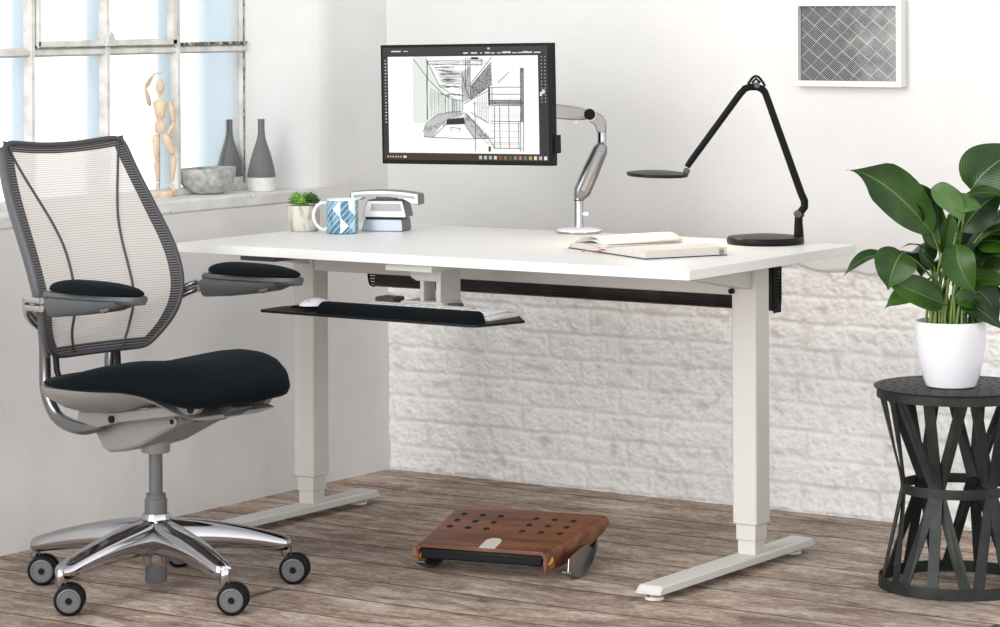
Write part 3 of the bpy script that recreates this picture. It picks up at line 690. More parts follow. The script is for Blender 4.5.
        for x, w in ((-.055, .022), (-.045, .034), (.0, .042), (.07, .046), (.14, .046), (.20, .038), (.232, .024), (.24, .012)):
            z = .690+.03*(x+.05)*.35; rg.append([(x+(-.04 if s > 0 else 0), s*.262+w*a, z+b) for a, b in ((-1, 0), (-.85, .008), (.85, .008), (1, 0), (.7, -.010), (-.7, -.010))])
        lip.loft(rg).build('armrest_tray', 'arm_grey', ao, ang=50)
        pad = MB(); rg = []
        for i in range(21):
            u = i/20; x = -.056+.298*u+(-.04 if s > 0 else 0); e = math.sqrt(max(.0, 1-abs(2*u-1)**2.6)); e = max(e, .04); zc = .702+.012*u*.3
            rg.append([(x, s*.262+(.030+.019*math.sin(pi*u*.9))*e*math.cos(q), zc-.001*u+(.026*(1.05-.25*u) if math.sin(q) > 0 else .006)*e*math.sin(q)) for q in np.linspace(0, 2*pi, 22)[:-1]])
        pad.loft(rg).build('armrest_pad', 'fabric', ao, ang=80)
        MB().tube([(q_+(-.04 if s > 0 else 0), s*.262+b_, c_) for q_, b_, c_ in ((.145, -.032, .668), (.158, -.034, .669), (.172, -.033, .674))], [.004, .006, .003], 10).build('height_button', 'grey', ao)
build_chair()

# ------------------------------------------------------------------ monitor and its arm
ARM = at(579, 233, 'z', DH)
MA = R(35); xm = rv*math.cos(MA)-dv*math.sin(MA); ym = dv*math.cos(MA)+rv*math.sin(MA)   # x along the screen, y away from the viewer
MONC = dep(465.8, 104.3, CAM+dv*(FPX/400))
def emis(name, col, s=.70):
    m = mat(name, (0.0, 0.0, 0.0), .5, Specular_IOR_Level=.15, Emission_Color=(*col, 1), Emission_Strength=s); return m
def build_monitor():
    t = bpy.data.objects.new('monitor', None); C.objects.link(t)
    mx = frame_mx(MONC, xm) @ Matrix.Rotation(R(-.9), 4, 'Y'); t.matrix_world = mx; t.empty_display_size = .05
    tag(t, 'black widescreen monitor showing a line sketch, held over the desk by the silver arm', 'monitor')
    w, h = .524, .302
    MB().box((0, .006, 0), (w, .022, h)).build('housing', 'black', t, bevel=.002)
    b = MB(); b.prism([(-w/2+.05, -.0), (w/2-.05, 0), (w/2-.09, .028), (-w/2+.09, .028)], -h/2+.05, h/2-.05, 'z', mx=Matrix.Translation((0, .016, 0))); b.build('rear_bulge', 'black', t, bevel=.005)
    MB().box((w/2+.003, .012, -.098), (.010, .02, .045)).build('side_clip', 'black', t, bevel=.001)
    yF = -.0052
    def rect(m, x0, z0, x1, z1, k=0): y = yF-.00022*k; m.add([(x0, y, z0), (x1, y, z0), (x1, y, z1), (x0, y, z1)], [(0, 1, 2, 3)])
    def B(name, mm_, m_): o = mm_.build(name, m_, scr, smooth=False); return o
    sw, shh = .507, .284; sx0, sz0 = -sw/2-.001, -shh/2+.002
    s0 = MB(); rect(s0, sx0, sz0, sx0+sw, sz0+shh, 0); scr = s0.build('screen', emis('screen grey', (.058, .058, .060)), t, smooth=False)
    # u,v in 0..1 of the screen, v up
    U = lambda u: sx0+sw*u
    V = lambda v: sz0+shh*v
    q = MB(); rect(q, U(0), V(0), U(1), V(.052), 1); B('task_bar', q, emis('taskbar brown', (.075, .048, .03)))
    q = MB(); rect(q, U(0), V(.925), U(1), V(.932), 1); rect(q, U(0), V(.052), U(.032), V(.925), 1); rect(q, U(.948), V(.052), U(1), V(.925), 1); B('tool_panels', q, emis('panel grey', (.045, .045, .047)))
    q = MB(); rect(q, U(.032), V(.062), U(.944), V(.918), 2); B('canvas', q, emis('canvas white', (.95, .95, .95), .78))
    # white interface marks
    q = MB(); rnd = random.Random(5)
    rect(q, U(.055), V(.960), U(.115), V(.972), 2); rect(q, U(.13), V(.962), U(.16), V(.969), 2)
    x = .50
    while x < .93:
        l_ = rnd.uniform(.008, .04); rect(q, U(x), V(.938), U(x+l_), V(.946+.006*rnd.random()), 2); x += l_+rnd.uniform(.006, .02)
    rect(q, U(.735), V(.94), U(.785), V(.955), 2); rect(q, U(.855), V(.94), U(.885), V(.955), 2); rect(q, U(.645), V(.975), U(.66), V(.99), 2)
    for k in range(20): z = .88-k*.029; rect(q, U(.012), V(z), U(.012+.006+.006*rnd.random()), V(z+.009), 2)
    for k in range(14): z = .90-k*.03; rect(q, U(.962), V(z), U(.966), V(z+.008), 2); rect(q, U(.982), V(z), U(.987), V(z+.008), 2)
    rect(q, U(.952), V(.565), U(.966), V(.60), 2); rect(q, U(.966), V(.585), U(.981), V(.622), 3)
    for k in range(6): rect(q, U(.02+k*.016), V(.02), U(.028+k*.016), V(.032), 2)
    rect(q, U(.12), V(.016), U(.14), V(.036), 2)
    B('interface_marks', q, emis('interface white', (.75, .75, .75)))
    cols = [(.6, .6, .62), (.45, .62, .62), (.55, .5, .4), (.7, .7, .7), (.35, .08, .05), (.18, .22, .06), (.16, .12, .08), (.3, .28, .26), (.5, .25, .15), (.2, .25, .28), (.55, .42, .2), (.8, .8, .7), (.55, .6, .6), (.9, .9, .9)]
    for k, c in enumerate(cols):
        q = MB(); u = .585+k*.0297; rect(q, U(u), V(.012), U(u+.017), V(.042), 2); B('task_icon', q, emis('icon %d' % k, c))
    # drawing: coordinates read off the canvas, px,py in the photo's enlarged crop (851 wide) -> u,v
    def T(px, py):
        xl_ = 38+(py-50)*.010; xr_ = 776+(py-50)*.012; yt = 57-(px-38)*.020; yb = 567+(px-38)*.010
        return (px-xl_)/(xr_-xl_), 1-(py-yt)/(yb-yt)
    q = MB()
    u0, v0 = T(178, 520); u1, v1 = T(678, 95); rect(q, U(u0), V(v0), U(u1), V(v1), 3); B('paper', q, emis('paper tone', (.90, .91, .89), .78))
    q = MB(); q_ = [(178, 96), (245, 96), (245, 400), (178, 400)]; pts = [T(*p) for p in q_]
    q.add([(U(a), yF-.00088, V(b)) for a, b in pts], [(0, 1, 2, 3)]); pts = [T(*p) for p in [(245, 118), (300, 230), (350, 290), (400, 300), (400, 345), (320, 350), (245, 390)]]
    q.add([(U(a), yF-.00088, V(b)) for a, b in pts], [tuple(range(7))]); B('pale_wash', q, emis('wash', (.74, .78, .74), .78))
    ink = MB(); grey = MB(); pale = MB()
    def line(m, p, q2, wd=1.6, k=5, jit=1.2):
        n = max(1, int(math.hypot(q2[0]-p[0], q2[1]-p[1])/45)); prev = p
        for i in range(1, n+1):
            c = (p[0]+(q2[0]-p[0])*i/n+(rnd.uniform(-jit, jit) if i < n else 0), p[1]+(q2[1]-p[1])*i/n+(rnd.uniform(-jit, jit) if i < n else 0))
            dx, dy = c[0]-prev[0], c[1]-prev[1]; L_ = math.hypot(dx, dy) or 1; nx, ny = -dy/L_*wd/2, dx/L_*wd/2
            pp = [T(prev[0]+nx, prev[1]+ny), T(c[0]+nx, c[1]+ny), T(c[0]-nx, c[1]-ny), T(prev[0]-nx, prev[1]-ny)]
            m.add([(U(a), yF-.00022*k, V(b)) for a, b in pp], [(0, 3, 2, 1)]); prev = c
    def poly(m, pts, k=4): pts = [T(*p) for p in pts]; m.add([(U(a), yF-.00022*k, V(b)) for a, b in pts], [tuple(range(len(pts)))])
    def pl(m, pts, wd=1.6): [line(m, pts[i], pts[i+1], wd) for i in range(len(pts)-1)]
    # dark and grey masses
    poly(grey, [(440, 232), (530, 122), (534, 222), (440, 290)]); poly(grey, [(524, 294), (668, 294), (668, 318), (524, 314)])
    poly(pale, [(402, 165), (438, 140), (438, 290), (402, 305)]); poly(grey, [(660, 145), (674, 145), (674, 395), (660, 395)])
    poly(ink, [(330, 380), (412, 376), (414, 404), (330, 408)]); poly(ink, [(518, 235), (526, 235), (526, 318), (518, 318)]); poly(ink, [(518, 506), (528, 506), (528, 530), (518, 530)])
    poly(ink, [(662, 148), (672, 148), (672, 165), (662, 165)]); poly(ink, [(662, 352), (668, 352), (668, 392), (662, 392)]); poly(ink, [(442, 97), (474, 97), (474, 108), (442, 108)])
    poly(pale, [(414, 352), (440, 372), (470, 410), (520, 470), (455, 470), (430, 430), (414, 404)])
    poly(pale, [(230, 415), (280, 370), (330, 350), (400, 345), (400, 362), (335, 385), (290, 430), (268, 466), (226, 462)])
    # main lines
    for p in ([(240, 118), (492, 112)], [(245, 130), (492, 132)], [(240, 108), (300, 230), (345, 262), (400, 275)], [(182, 108), (250, 200), (320, 270), (360, 292), (405, 298)], [(243, 110), (243, 385)],
              [(300, 225), (400, 240)], [(300, 235), (400, 232)], [(335, 268), (395, 270)], [(225, 440), (240, 400), (290, 362), (340, 350), (400, 346)], [(226, 462), (268, 466), (440, 472), (540, 470)],
              [(268, 466), (330, 405)], [(412, 404), (455, 470)], [(400, 160), (404, 345)], [(438, 100), (440, 290)], [(412, 310), (520, 250)], [(440, 350), (520, 400)], [(412, 352), (520, 470), (545, 514)],
              [(440, 232), (530, 122)], [(440, 290), (534, 222)], [(534, 96), (430, 232)], [(518, 236), (665, 234)], [(526, 266), (662, 266)], [(526, 294), (668, 294)], [(526, 318), (668, 318)], [(526, 390), (662, 392)], [(540, 514), (665, 516)],
              [(660, 145), (660, 530)], [(672, 145), (672, 530)], [(458, 300), (460, 530)], [(545, 320), (545, 514)], [(568, 318), (570, 514)], [(608, 318), (610, 516)], [(652, 395), (652, 516)], [(535, 235), (535, 318)], [(560, 215), (610, 165)],
              [(418, 100), (418, 240), (438, 290)], [(428, 100), (428, 190)], [(458, 100), (492, 108), (488, 135)], [(405, 190), (420, 250)], [(245, 118), (245, 385)], [(350, 420), (392, 424), (390, 436)], [(350, 420), (352, 436)]):
        pl(ink, p, 2.7)
    for k in range(9): x = 262+k*16; line(ink, (x, 240+k*6), (x, 372-k*2.5), 1.3)
    for k in range(7): x = 470+k*8; line(ink, (x, 285-k*4), (x, 375+k*4), 1.2)
    for k in range(60):
        y = 140+rnd.random()*80; x = 270+(y-140)*.45+rnd.random()*60; line(ink, (x, y), (min(400, x+rnd.uniform(25, 90)), y+rnd.uniform(-2, 2)), 1.3)
    for k in range(150):
        x = rnd.uniform(440, 532); hi = 232-(x-440)*1.2; lo = 290-(x-440)*.72; y = rnd.uniform(hi, lo); line(ink, (x, y), (x+6, y+rnd.uniform(-8, 6)), 1.6)
    for k in range(120):
        x = rnd.uniform(415, 520); y = 352+(x-415)*1.05+rnd.uniform(-8, 40); line(ink, (x, y), (x+rnd.uniform(-7, 7), y+rnd.uniform(2, 9)), 1.6)
    for k in range(120):
        x = rnd.uniform(235, 400); y = 350+(400-x)*.33+rnd.uniform(0, 38)*(1-.5*(400-x)/165)+(400-x)*.12; line(ink, (x, y), (x+rnd.uniform(3, 12), y-rnd.uniform(0, 6)), 1.2)
    for k in range(50): x = rnd.uniform(526, 664); line(ink, (x, 296+rnd.random()*16), (x+10, 298+rnd.random()*16), 1.3)
    for k in range(26): y = 168+k*8.7; line(ink, (660, y), (674, y+rnd.uniform(-3, 3)), 1.5)
    for k in range(22): y = rnd.uniform(320, 510); line(ink, (528, y), (656, y+rnd.uniform(-1, 1)), .5)
    for k in range(40): x = rnd.uniform(245, 490); y = 112+rnd.random()*22; line(ink, (x, y), (x+rnd.uniform(8, 30), y+rnd.uniform(-2, 2)), 1.1)
    for k in range(26): x = rnd.uniform(252, 400); y = 235+(x-245)*.34; line(ink, (x, y+rnd.uniform(0, 20)), (x+rnd.uniform(-1, 1), min(380, y+rnd.uniform(40, 120))), .9)
    for k in range(22): x = rnd.uniform(300, 396); y = rnd.choice((228, 234, 270, 275))+rnd.uniform(-3, 3); line(ink, (x, y), (x+rnd.uniform(8, 22), y+rnd.uniform(-2, 2)), 2.0)
    for k in range(24): x = rnd.uniform(405, 437); y = rnd.uniform(100, 290); line(ink, (x, y), (x+rnd.uniform(-2, 2), y+rnd.uniform(15, 40)), 1.1)
    for k in range(20): x = rnd.uniform(440, 530); y = 300+rnd.random()*90; line(ink, (x, y), (x+rnd.uniform(5, 25), y+rnd.uniform(-3, 6)), .9)
    B('pale_shading', pale, emis('pale pencil', (.58, .59, .59))); B('grey_shading', grey, emis('pencil grey', (.36, .37, .38))); B('ink_lines', ink, emis('ink', (.045, .045, .05)))
build_monitor()

def build_arm():
    t = thing('swing_mount', 'polished silver jointed monitor arm rising from a white disc base', 'monitor mount', ARM)
    L = lambda p: tuple(np.array(p)-ARM)
    D = lambda px, py, off=0: L(dep(px, py, ARM, off))
    MB().lathe([(0, .0), (.056, .0), (.0575, .003), (.0575, .006), (0, .006)], 44).build('base_ring', 'chrome', t)
    MB().lathe([(0, .006), (.057, .006), (.056, .010), (.045, .0135), (.014, .0155), (0, .0155)], 44).build('base_disc', 'gloss_white', t)
    c = MB(); c.lathe([(0, .014), (.0125, .014), (.0115, .02), (.0115, .083), (.0125, .084), (.0125, .105), (0, .108)], 28); c.build('post', 'chrome', t)
    MB().lathe([(0, .0830), (.0131, .0830), (.0131, .0855), (0, .0855)], 28).build('post_ring', 'black', t)
    MB().cyl(D(581, 214), D(588.5, 214), .0055, 14).build('clamp_knob', 'gloss_white', t, bevel=.0015)
    # lower link: thick bar leaning right
    a, b = np.array(D(580, 196)), np.array(D(602, 146))
    lk = MB(); dd = Vector(tuple(b-a)); n_ = dd.normalized(); side = Vector(tuple(dv)); up = side.cross(n_)
    def ring(c, w, th): return [tuple(Vector(tuple(c))+up*w*x_+side*th*y_) for x_, y_ in ((-1, -.6), (-.6, -1), (.6, -1), (1, -.6), (1, .6), (.6, 1), (-.6, 1), (-1, .6))]
    lk.loft([ring(a-np.array(n_)*.008, .011, .014), ring(a+np.array(n_)*.012, .0215, .017), ring(a+(b-a)*.5, .0215, .018), ring(b-np.array(n_)*.010, .0190, .017), ring(b+np.array(n_)*.006, .012, .014)])
    lo = lk.build('lower_link', 'link_metal', t, bevel=.003)
    ins = MB(); q0, q1 = a+(b-a)*.12-dv*.0185, a+(b-a)*.88-dv*.0185
    ins.loft([[tuple(Vector(tuple(c))+up*w+side*s_) for w, s_ in ((-.0045, 0), (.0045, 0), (.0045, -.002), (-.0045, -.002))] for c in (q0, q1)]); ins.build('link_channel', 'brushed', lo)
    MB().lathe([(0, -.045), (.0105, -.045), (.0125, -.038), (.0125, .006), (.0105, .010), (0, .010)], 28, D(601.5, 133)).build('elbow_pivot', 'chrome', t)
    MB().lathe([(0, .0), (.0130, .0), (.0130, .0022), (0, .0022)], 28, D(601.5, 131.2)).build('pivot_ring', 'black', t)
    el = MB(); el.prism([(-.012, -.016), (.0125, -.016), (.0125, .010), (.005, .026), (-.020, .040), (-.040, .041), (-.044, .028), (-.030, .010), (-.018, .003)], -.014, .014, 'y', mx=frame_mx(D(601.5, 126), rv)); el.build('elbow', 'brushed', t, bevel=.004)
    kp = np.array(D(589.5, 114)); MB().cyl(tuple(kp-dv*.013), tuple(kp-dv*.026), .0145, 28).build('elbow_cap', 'black', t, bevel=.002)
    MB().cyl(tuple(kp-dv*.012), tuple(kp-dv*.019), .0165, 28).build('elbow_collar', 'chrome', t)
    # upper link to the back of the screen
    e = MONC+ym*.064-ARM; s0 = np.array(D(592, 115)); d2 = Vector(tuple(e-s0)).normalized()
    up2 = Vector((0, 0, 1)); sd = d2.cross(up2).normalized()
    def ring2(c, h, th): return [tuple(Vector(tuple(c))+up2*h*x_+sd*th*y_) for x_, y_ in ((-1, -.7), (-.7, -1), (.7, -1), (1, -.7), (1, .7), (.7, 1), (-.7, 1), (-1, .7))]
    u = MB(); u.loft([ring2(s0, .012, .014), ring2(s0+(e-s0)*.15, .0175, .017), ring2(s0+(e-s0)*.35, .0195, .018), ring2(s0+(e-s0)*.85, .018, .017), ring2(e, .012, .013)]); uo = u.build('upper_link', 'brushed', t, bevel=.003)
    g = s0+(e-s0)*.16
    MB().box(tuple(g+np.array([0, 0, -.021])), (.014, .016, .012), YAW).build('cable_clip', 'gloss_white', uo, bevel=.002)
    hd = MB(); hd.cyl(tuple(e-np.array(tuple(up2))*.03), tuple(e+np.array(tuple(up2))*.03), .014, 20); hd.cyl(tuple(e), tuple(e-ym*.012), .02, 20); hd.build('tilt_head', 'brushed', t)
    MB().box(tuple(e-ym*.014), (.10, .006, .10), math.atan2(xm[1], xm[0])).build('mounting_plate', 'black', t, bevel=.002)
build_arm()

# ------------------------------------------------------------------ desk lamp
LP = at(765.5, 243.5, 'z', DH)
def build_lamp():
    t = thing('desk_lamp', 'black jointed desk lamp with flat disc head and round base', 'lamp', LP)
    D = lambda px, py, off=0: tuple(dep(px, py, LP, off)-LP)
    MB().lathe([(0, 0), (.092, 0), (.094, .003), (.094, .012), (.091, .017), (.05, .0215), (0, .0225)], 56).build('base', 'black', t)
    b = MB(); b.tube([tuple(rv*.081+np.array([0, 0, .006])), tuple(rv*.081+np.array([0, 0, .030])), D(798.5, 222), D(799, 213)], [.013, .0115, .010, .010], 18); b.build('stem', 'matte_black', t)
    j = np.array(D(800, 214)); MB().cyl(tuple(j-dv*.014-rv*.006), tuple(j+dv*.014-rv*.006), .009, 20).build('lower_joint', 'grey', t, bevel=.002)
    MB().cyl(tuple(j-rv*.012+np.array([0, 0, 0])), tuple(j+rv*.010), .007, 16).build('joint_screw', 'grey', t)
    a = MB(); a.tube([D(800, 213), D(804.5, 207), D(804.5, 201), D(801, 193), D(765, 92)], [.0095, .0095, .0095, .0092, .0085], 16); a.build('lower_arm', 'matte_black', t, ang=60)
    tp = MB(); tp.tube([D(765.5, 93), D(762, 89), D(757, 87), D(750, 87), D(745, 88.5), D(741, 93)], [.0088, .0092, .0088, .0085, .0088, .0085], 14); tp.build('crown_joint', 'matte_black', t, ang=60)
    cl = MB()
    for s in (-1, 1):
        pts = [np.array(D(748+u, 86-10*math.sin(pi*min(1, (u+1)/18))))+dv*s*.006 for u in np.linspace(0, 17, 9)]
        cl.tube([tuple(p) for p in pts], .0028, 8)
    cl.tube([D(752, 83), D(756, 78.5), D(760, 83)], .0034, 8)
    cl.build('cable_loop', 'black', t); q = np.array(D(756.5, 85)); MB().cyl(tuple(q-dv*.014), tuple(q+dv*.014), .007, 16).build('crown_screw', 'grey', t)
    a = MB(); a.tube([D(741.5, 92), D(691, 161), D(687, 167)], [.0085, .0080, .0072], 16); a.build('upper_arm', 'matte_black', t, ang=60)
    j = np.array(D(686.5, 171)); MB().cyl(tuple(j-dv*.011), tuple(j+dv*.011), .0078, 18).build('head_joint', 'grey', t, bevel=.0015)
    n_ = MB(); n_.tube([D(687, 174), D(680, 175), D(671, 175.5)], [.008, .0075, .005], 14, flat=.5); n_.build('head_neck', 'matte_black', t)
    hc = np.array(D(657.5, 174)); tl = Matrix.Rotation(R(2), 4, 'Y')
    h = MB(); h.lathe([(0, -.005), (.073, -.005), (.0755, -.001), (.075, .003), (.05, .0065), (0, .0085)], 48, tuple(hc), tl); ho = h.build('lamp_head', 'black', t)
    MB().lathe([(0, -.0062), (.045, -.0062), (.045, -.005), (0, -.005)], 40, tuple(hc), tl).build('diffuser', 'lamp_glow', ho)
    l = bpy.data.lights.new('lamp_light', 'AREA'); l.shape = 'DISK'; l.size = .09; l.energy = .8; l.color = (1, .72, .45)
    lo = bpy.data.objects.new('lamp_light', l); C.objects.link(lo); lo.parent = t; lo.location = tuple(hc+np.array([0, 0, -.012]))
build_lamp()

# ------------------------------------------------------------------ open book
def build_book():
    A = at(604, 253.5, 'z', DH); Bp = at(645, 259.6, 'z', DH); Cp = at(727, 253.3, 'z', DH)
    X = Bp-A; wdt = np.linalg.norm(X); X = X/wdt; Y = Cp-Bp; hgt = np.linalg.norm(Y)*.86
    Yd = Y/hgt; Yd = Yd-X*(X@Yd); Yd = Yd/np.linalg.norm(Yd)
    t = thing('open_book', 'thick book lying open on the desk beneath the lamp head', 'book', A, 0)
    mx = Matrix(((X[0], Yd[0], 0, 0), (X[1], Yd[1], 0, 0), (0, 0, 1, 0), (0, 0, 0, 1)))
    h = hgt
    def block(sg, w, th, name, rise):
        m = MB(); top = []
        for i in range(13):
            u = i/12; z = .003+th*(math.sin(pi*min(1, u*1.25+.02)/2)**.45 if u < .8 else 1)*(1-.22*smooth(.5, 1, u)); top.append((sg*(.001+w*u), z))
        poly = [(sg*.001, .003)]+top+[(sg*(w+.002), .003)]
        m.prism(poly, 0, h, 'y', mx=mx); return m.build(name, pm, t, ang=40)
    pm = mat('page block', (.70, .66, .62), .75); n, l, b = nodes(pm); tcn = n.new('ShaderNodeTexCoord'); sp = n.new('ShaderNodeSeparateXYZ'); l.new(tcn.outputs['Object'], sp.inputs[0])
    wv = math_(pm, 'FRACT', math_(pm, 'MULTIPLY', sp.outputs['Z'], 420)); mxn = n.new('ShaderNodeMix'); mxn.data_type = 'RGBA'; l.new(math_(pm, 'LESS_THAN', wv, .35), mxn.inputs[0])
    geo = n.new('ShaderNodeNewGeometry'); sn = n.new('ShaderNodeSeparateXYZ'); l.new(geo.outputs['Normal'], sn.inputs[0])
    edge = math_(pm, 'LESS_THAN', math_(pm, 'ABSOLUTE', sn.outputs['Z']), .4); l.new(math_(pm, 'MULTIPLY', math_(pm, 'LESS_THAN', wv, .35), edge), mxn.inputs[0])
    mxn.inputs[6].default_value = (.70, .66, .62, 1); mxn.inputs[7].default_value = (.34, .30, .27, 1); l.new(mxn.outputs[2], b.inputs['Base Color'])
    block(1, wdt, .0215, 'right_pages', 1); block(-1, wdt*.86, .014, 'left_pages', 1)
    # curling leaves on the left
    for k in range(3):
        m = MB()
        def f(u, v, k=k): 
            x = -(wdt*.9)*u; z = .010+.010*k*.55+.018*math.sin(pi*min(1, u*1.0))*(.5+.35*k)*(1-u*.35); return tuple(mx @ Vector((x, h*(.0+v), z*(1-.75*u**3))))
        m.grid(f, 14, 2); m.build('loose_page', 'page', t, solid=.0006, ang=180)
    MB().prism([(-wdt*.9, 0), (wdt+.001, 0), (wdt+.001, .003), (-wdt*.9, .003)], -.001, h+.001, 'y', mx=mx).build('cover', mat('book cover', (.045, .04, .045), .5), t)
    # printed colour patches at the far end of the fore edge
    for c, y0, z0, z1, nm in (((.62, .24, .05), .90, .0135, .017, 'orange_edge_mark'), ((.16, .22, .24), .90, .004, .0135, 'grey_edge_mark')):
        m = MB(); m.prism([(wdt+.0025, z0), (wdt+.0035, z0), (wdt+.002, z1), (wdt+.0005, z1)], h*y0, h*(y0+.055), 'y', mx=mx); m.build(nm, mat(nm, c, .6), t)
    r_ = MB(); 
    r_.grid(lambda u, v: tuple(mx @ Vector((.003-.05*u+(v-.5)*.006, -.001-.028*u+.01*math.sin(u*6), .006*(1-u)+.0012+.004*math.sin(u*7)**2))), 12, 1)
    r_.grid(lambda u, v: tuple(mx @ Vector((-.012+.03*u, -.006-.018*u*(1-u)*3+(v-.5)*.006, .0025+.008*u))), 10, 1)
    r_.build('ribbon_bookmark', 'red', t, solid=.0008, ang=180)
build_book()

# ------------------------------------------------------------------ telephone
def build_phone():
    c = at(384, 231.5, 'z', DH); a = R(13); X = rv*math.cos(a)-dv*math.sin(a)
    t = thing('telephone', 'silver and grey desk phone with arched handset on top', 'telephone', c)
    mx = frame_mx((0, 0, 0), X); s = 1/389.
    def Q(px, py): return ((px-384)*s*1.02, (231.5-py)*s)
    def tier(pts, y0, y1, name, m1, par, m2='phone_grey', inset=None):
        P = [Q(*p) for p in pts]; m = MB(); m.prism(P, y0, y1, 'y', mx=mx); o = m.build(name, m2, par, bevel=.004, seg=3)
        cx = sum(p[0] for p in P)/len(P); cz = sum(p[1] for p in P)/len(P)
        k = MB(); P2 = [(cx+(p[0]-cx)*.96, cz+(p[1]-cz)*.90) for p in P]; k.prism(P2, y0-.002, y0+.002, 'y', mx=mx); k.build(name+'_face', m1, o, bevel=.001); return o
    tier([(361, 231.5), (403.5, 231.5), (403.5, 229), (402.5, 219), (364, 219), (361, 229)], .0, .085, 'base', 'phone_blue', t)
    b = tier([(361.5, 217.8), (406.5, 217.8), (406.5, 215), (403, 200), (366.5, 200), (361.5, 215)], .003, .075, 'body', 'phone_face', t)
    MB().prism([Q(364, 219.3), Q(402, 219.3), Q(402, 217.5), Q(364, 217.5)], .012, .07, 'y', mx=mx).build('waist', 'black', t)
    k = MB(); k.prism([Q(370, 211), Q(402, 211), Q(400.5, 203.5), Q(371.5, 203.5)], -.0004, .004, 'y', mx=mx); k.build('display_window', mat('phone display', (.36, .37, .39), .15), b, bevel=.001)
    top = [(x, 190.2+((x-381)/33)**2*2.4) for x in np.linspace(349.5, 420, 12)]; bot = [(420.5, 204.6), (414, 204), (408, 200.5), (404, 198.3), (384, 196.2), (362, 197.4), (358, 200.5), (349.5, 201.5)]
    P = [(x, y) for x, y in top]+bot
    h = tier(P, -.004, .052, 'handset', 'phone_face', t)
    k = MB(); tp = [(x, 193.4+((x-381)/33)**2*2.4) for x in np.linspace(354, 416, 10)]; bt = [(x, 196.4+((x-381)/33)**2*1.9) for x in np.linspace(416, 354, 10)]
    k.prism([Q(*p) for p in tp+bt], -.0068, -.0055, 'y', mx=mx); k.build('handset_groove', mat('groove', (.34, .35, .37), .25), h)
    MB().box(tuple(Vector(mx @ Vector((Q(384, 198)[0], .03, Q(384, 198.3)[1])))), (.05, .03, .008), math.atan2(X[1], X[0])).build('cradle', 'phone_grey', t)
build_phone()

# ------------------------------------------------------------------ mug
def build_mug():
    c = at(342.5, 233.3, 'z', DH); t = thing('mug', 'white mug with blue angular leaf pattern between succulent pot and phone', 'mug', c)
    m = mat('mug glaze pattern', rough=.18); n, l, b = nodes(m); tcn = n.new('ShaderNodeTexCoord'); s = n.new('ShaderNodeSeparateXYZ'); l.new(tcn.outputs['Object'], s.inputs[0])
    an = math_(m, 'MULTIPLY', math_(m, 'ARCTAN2', s.outputs['Y'], s.outputs['X']), 6/pi); z = math_(m, 'MULTIPLY', s.outputs['Z'], 46)
    p = math_(m, 'ADD', an, z); q = math_(m, 'SUBTRACT', an, z)
    fp, fq = math_(m, 'FLOOR', math_(m, 'MULTIPLY', p, .5)), math_(m, 'FLOOR', math_(m, 'MULTIPLY', q, .5)); hf = math_(m, 'FLOOR', math_(m, 'MULTIPLY', an, 1.0)); sub = math_(m, 'FLOOR', math_(m, 'MULTIPLY', p, 1.5))
    cb = n.new('ShaderNodeCombineXYZ'); l.new(fp, cb.inputs[0]); l.new(fq, cb.inputs[1]); l.new(hf, cb.inputs[2])
    wn = n.new('ShaderNodeTexWhiteNoise'); wn.noise_dimensions = '4D'; l.new(cb.outputs[0], wn.inputs['Vector']); l.new(math_(m, 'MULTIPLY', sub, 0), wn.inputs['W'])
    r = n.new('ShaderNodeValToRGB'); r.color_ramp.interpolation = 'CONSTANT'; l.new(wn.outputs['Value'], r.inputs[0]); e = r.color_ramp.elements
    e[0].position = 0; e[0].color = (.06, .19, .28, 1); e[1].position = .34; e[1].color = (.14, .33, .45, 1)
    for pos, c_ in ((.62, (.78, .82, .84)), (.78, (.42, .60, .70)), (.9, (.80, .83, .85))): k = e.new(pos); k.color = (*c_, 1)
    # thin pale leaf veins
    vein = math_(m, 'LESS_THAN', math_(m, 'FRACT', math_(m, 'MULTIPLY', q, 1.25)), .13)
    mx = n.new('ShaderNodeMix'); mx.data_type = 'RGBA'; l.new(math_(m, 'MULTIPLY', vein, .75), mx.inputs[0]); l.new(r.outputs[0], mx.inputs[6]); mx.inputs[7].default_value = (.78, .83, .86, 1); l.new(mx.outputs[2], b.inputs['Base Color'])
    MB().lathe([(0, 0), (.036, 0), (.0405, .003), (.041, .01), (.041, .0855)], 48).build('cup', m, t)
    MB().lathe([(.041, .0855), (.0408, .088), (.0395, .0885), (.038, .087), (.038, .008), (0, .006)], 48).build('rim_and_inside', 'gloss_white', t)
    h = MB(); pts = []
    for k in range(15):
        a = R(62+236*k/14); pts.append((tuple(-rv*(.040+.0-.026*math.cos(a)*1.0+.008)+np.array([0, 0, .049+.030*math.sin(a)-.012*(k/14)**2]))))
    h.tube([tuple(-rv*.038+np.array([0, 0, .078]))]+pts[1:-1]+[tuple(-rv*.038+np.array([0, 0, .018]))], .0042, 10, up=(0, 0, 1)); h.build('handle', 'gloss_white', t, ang=80)
build_mug()

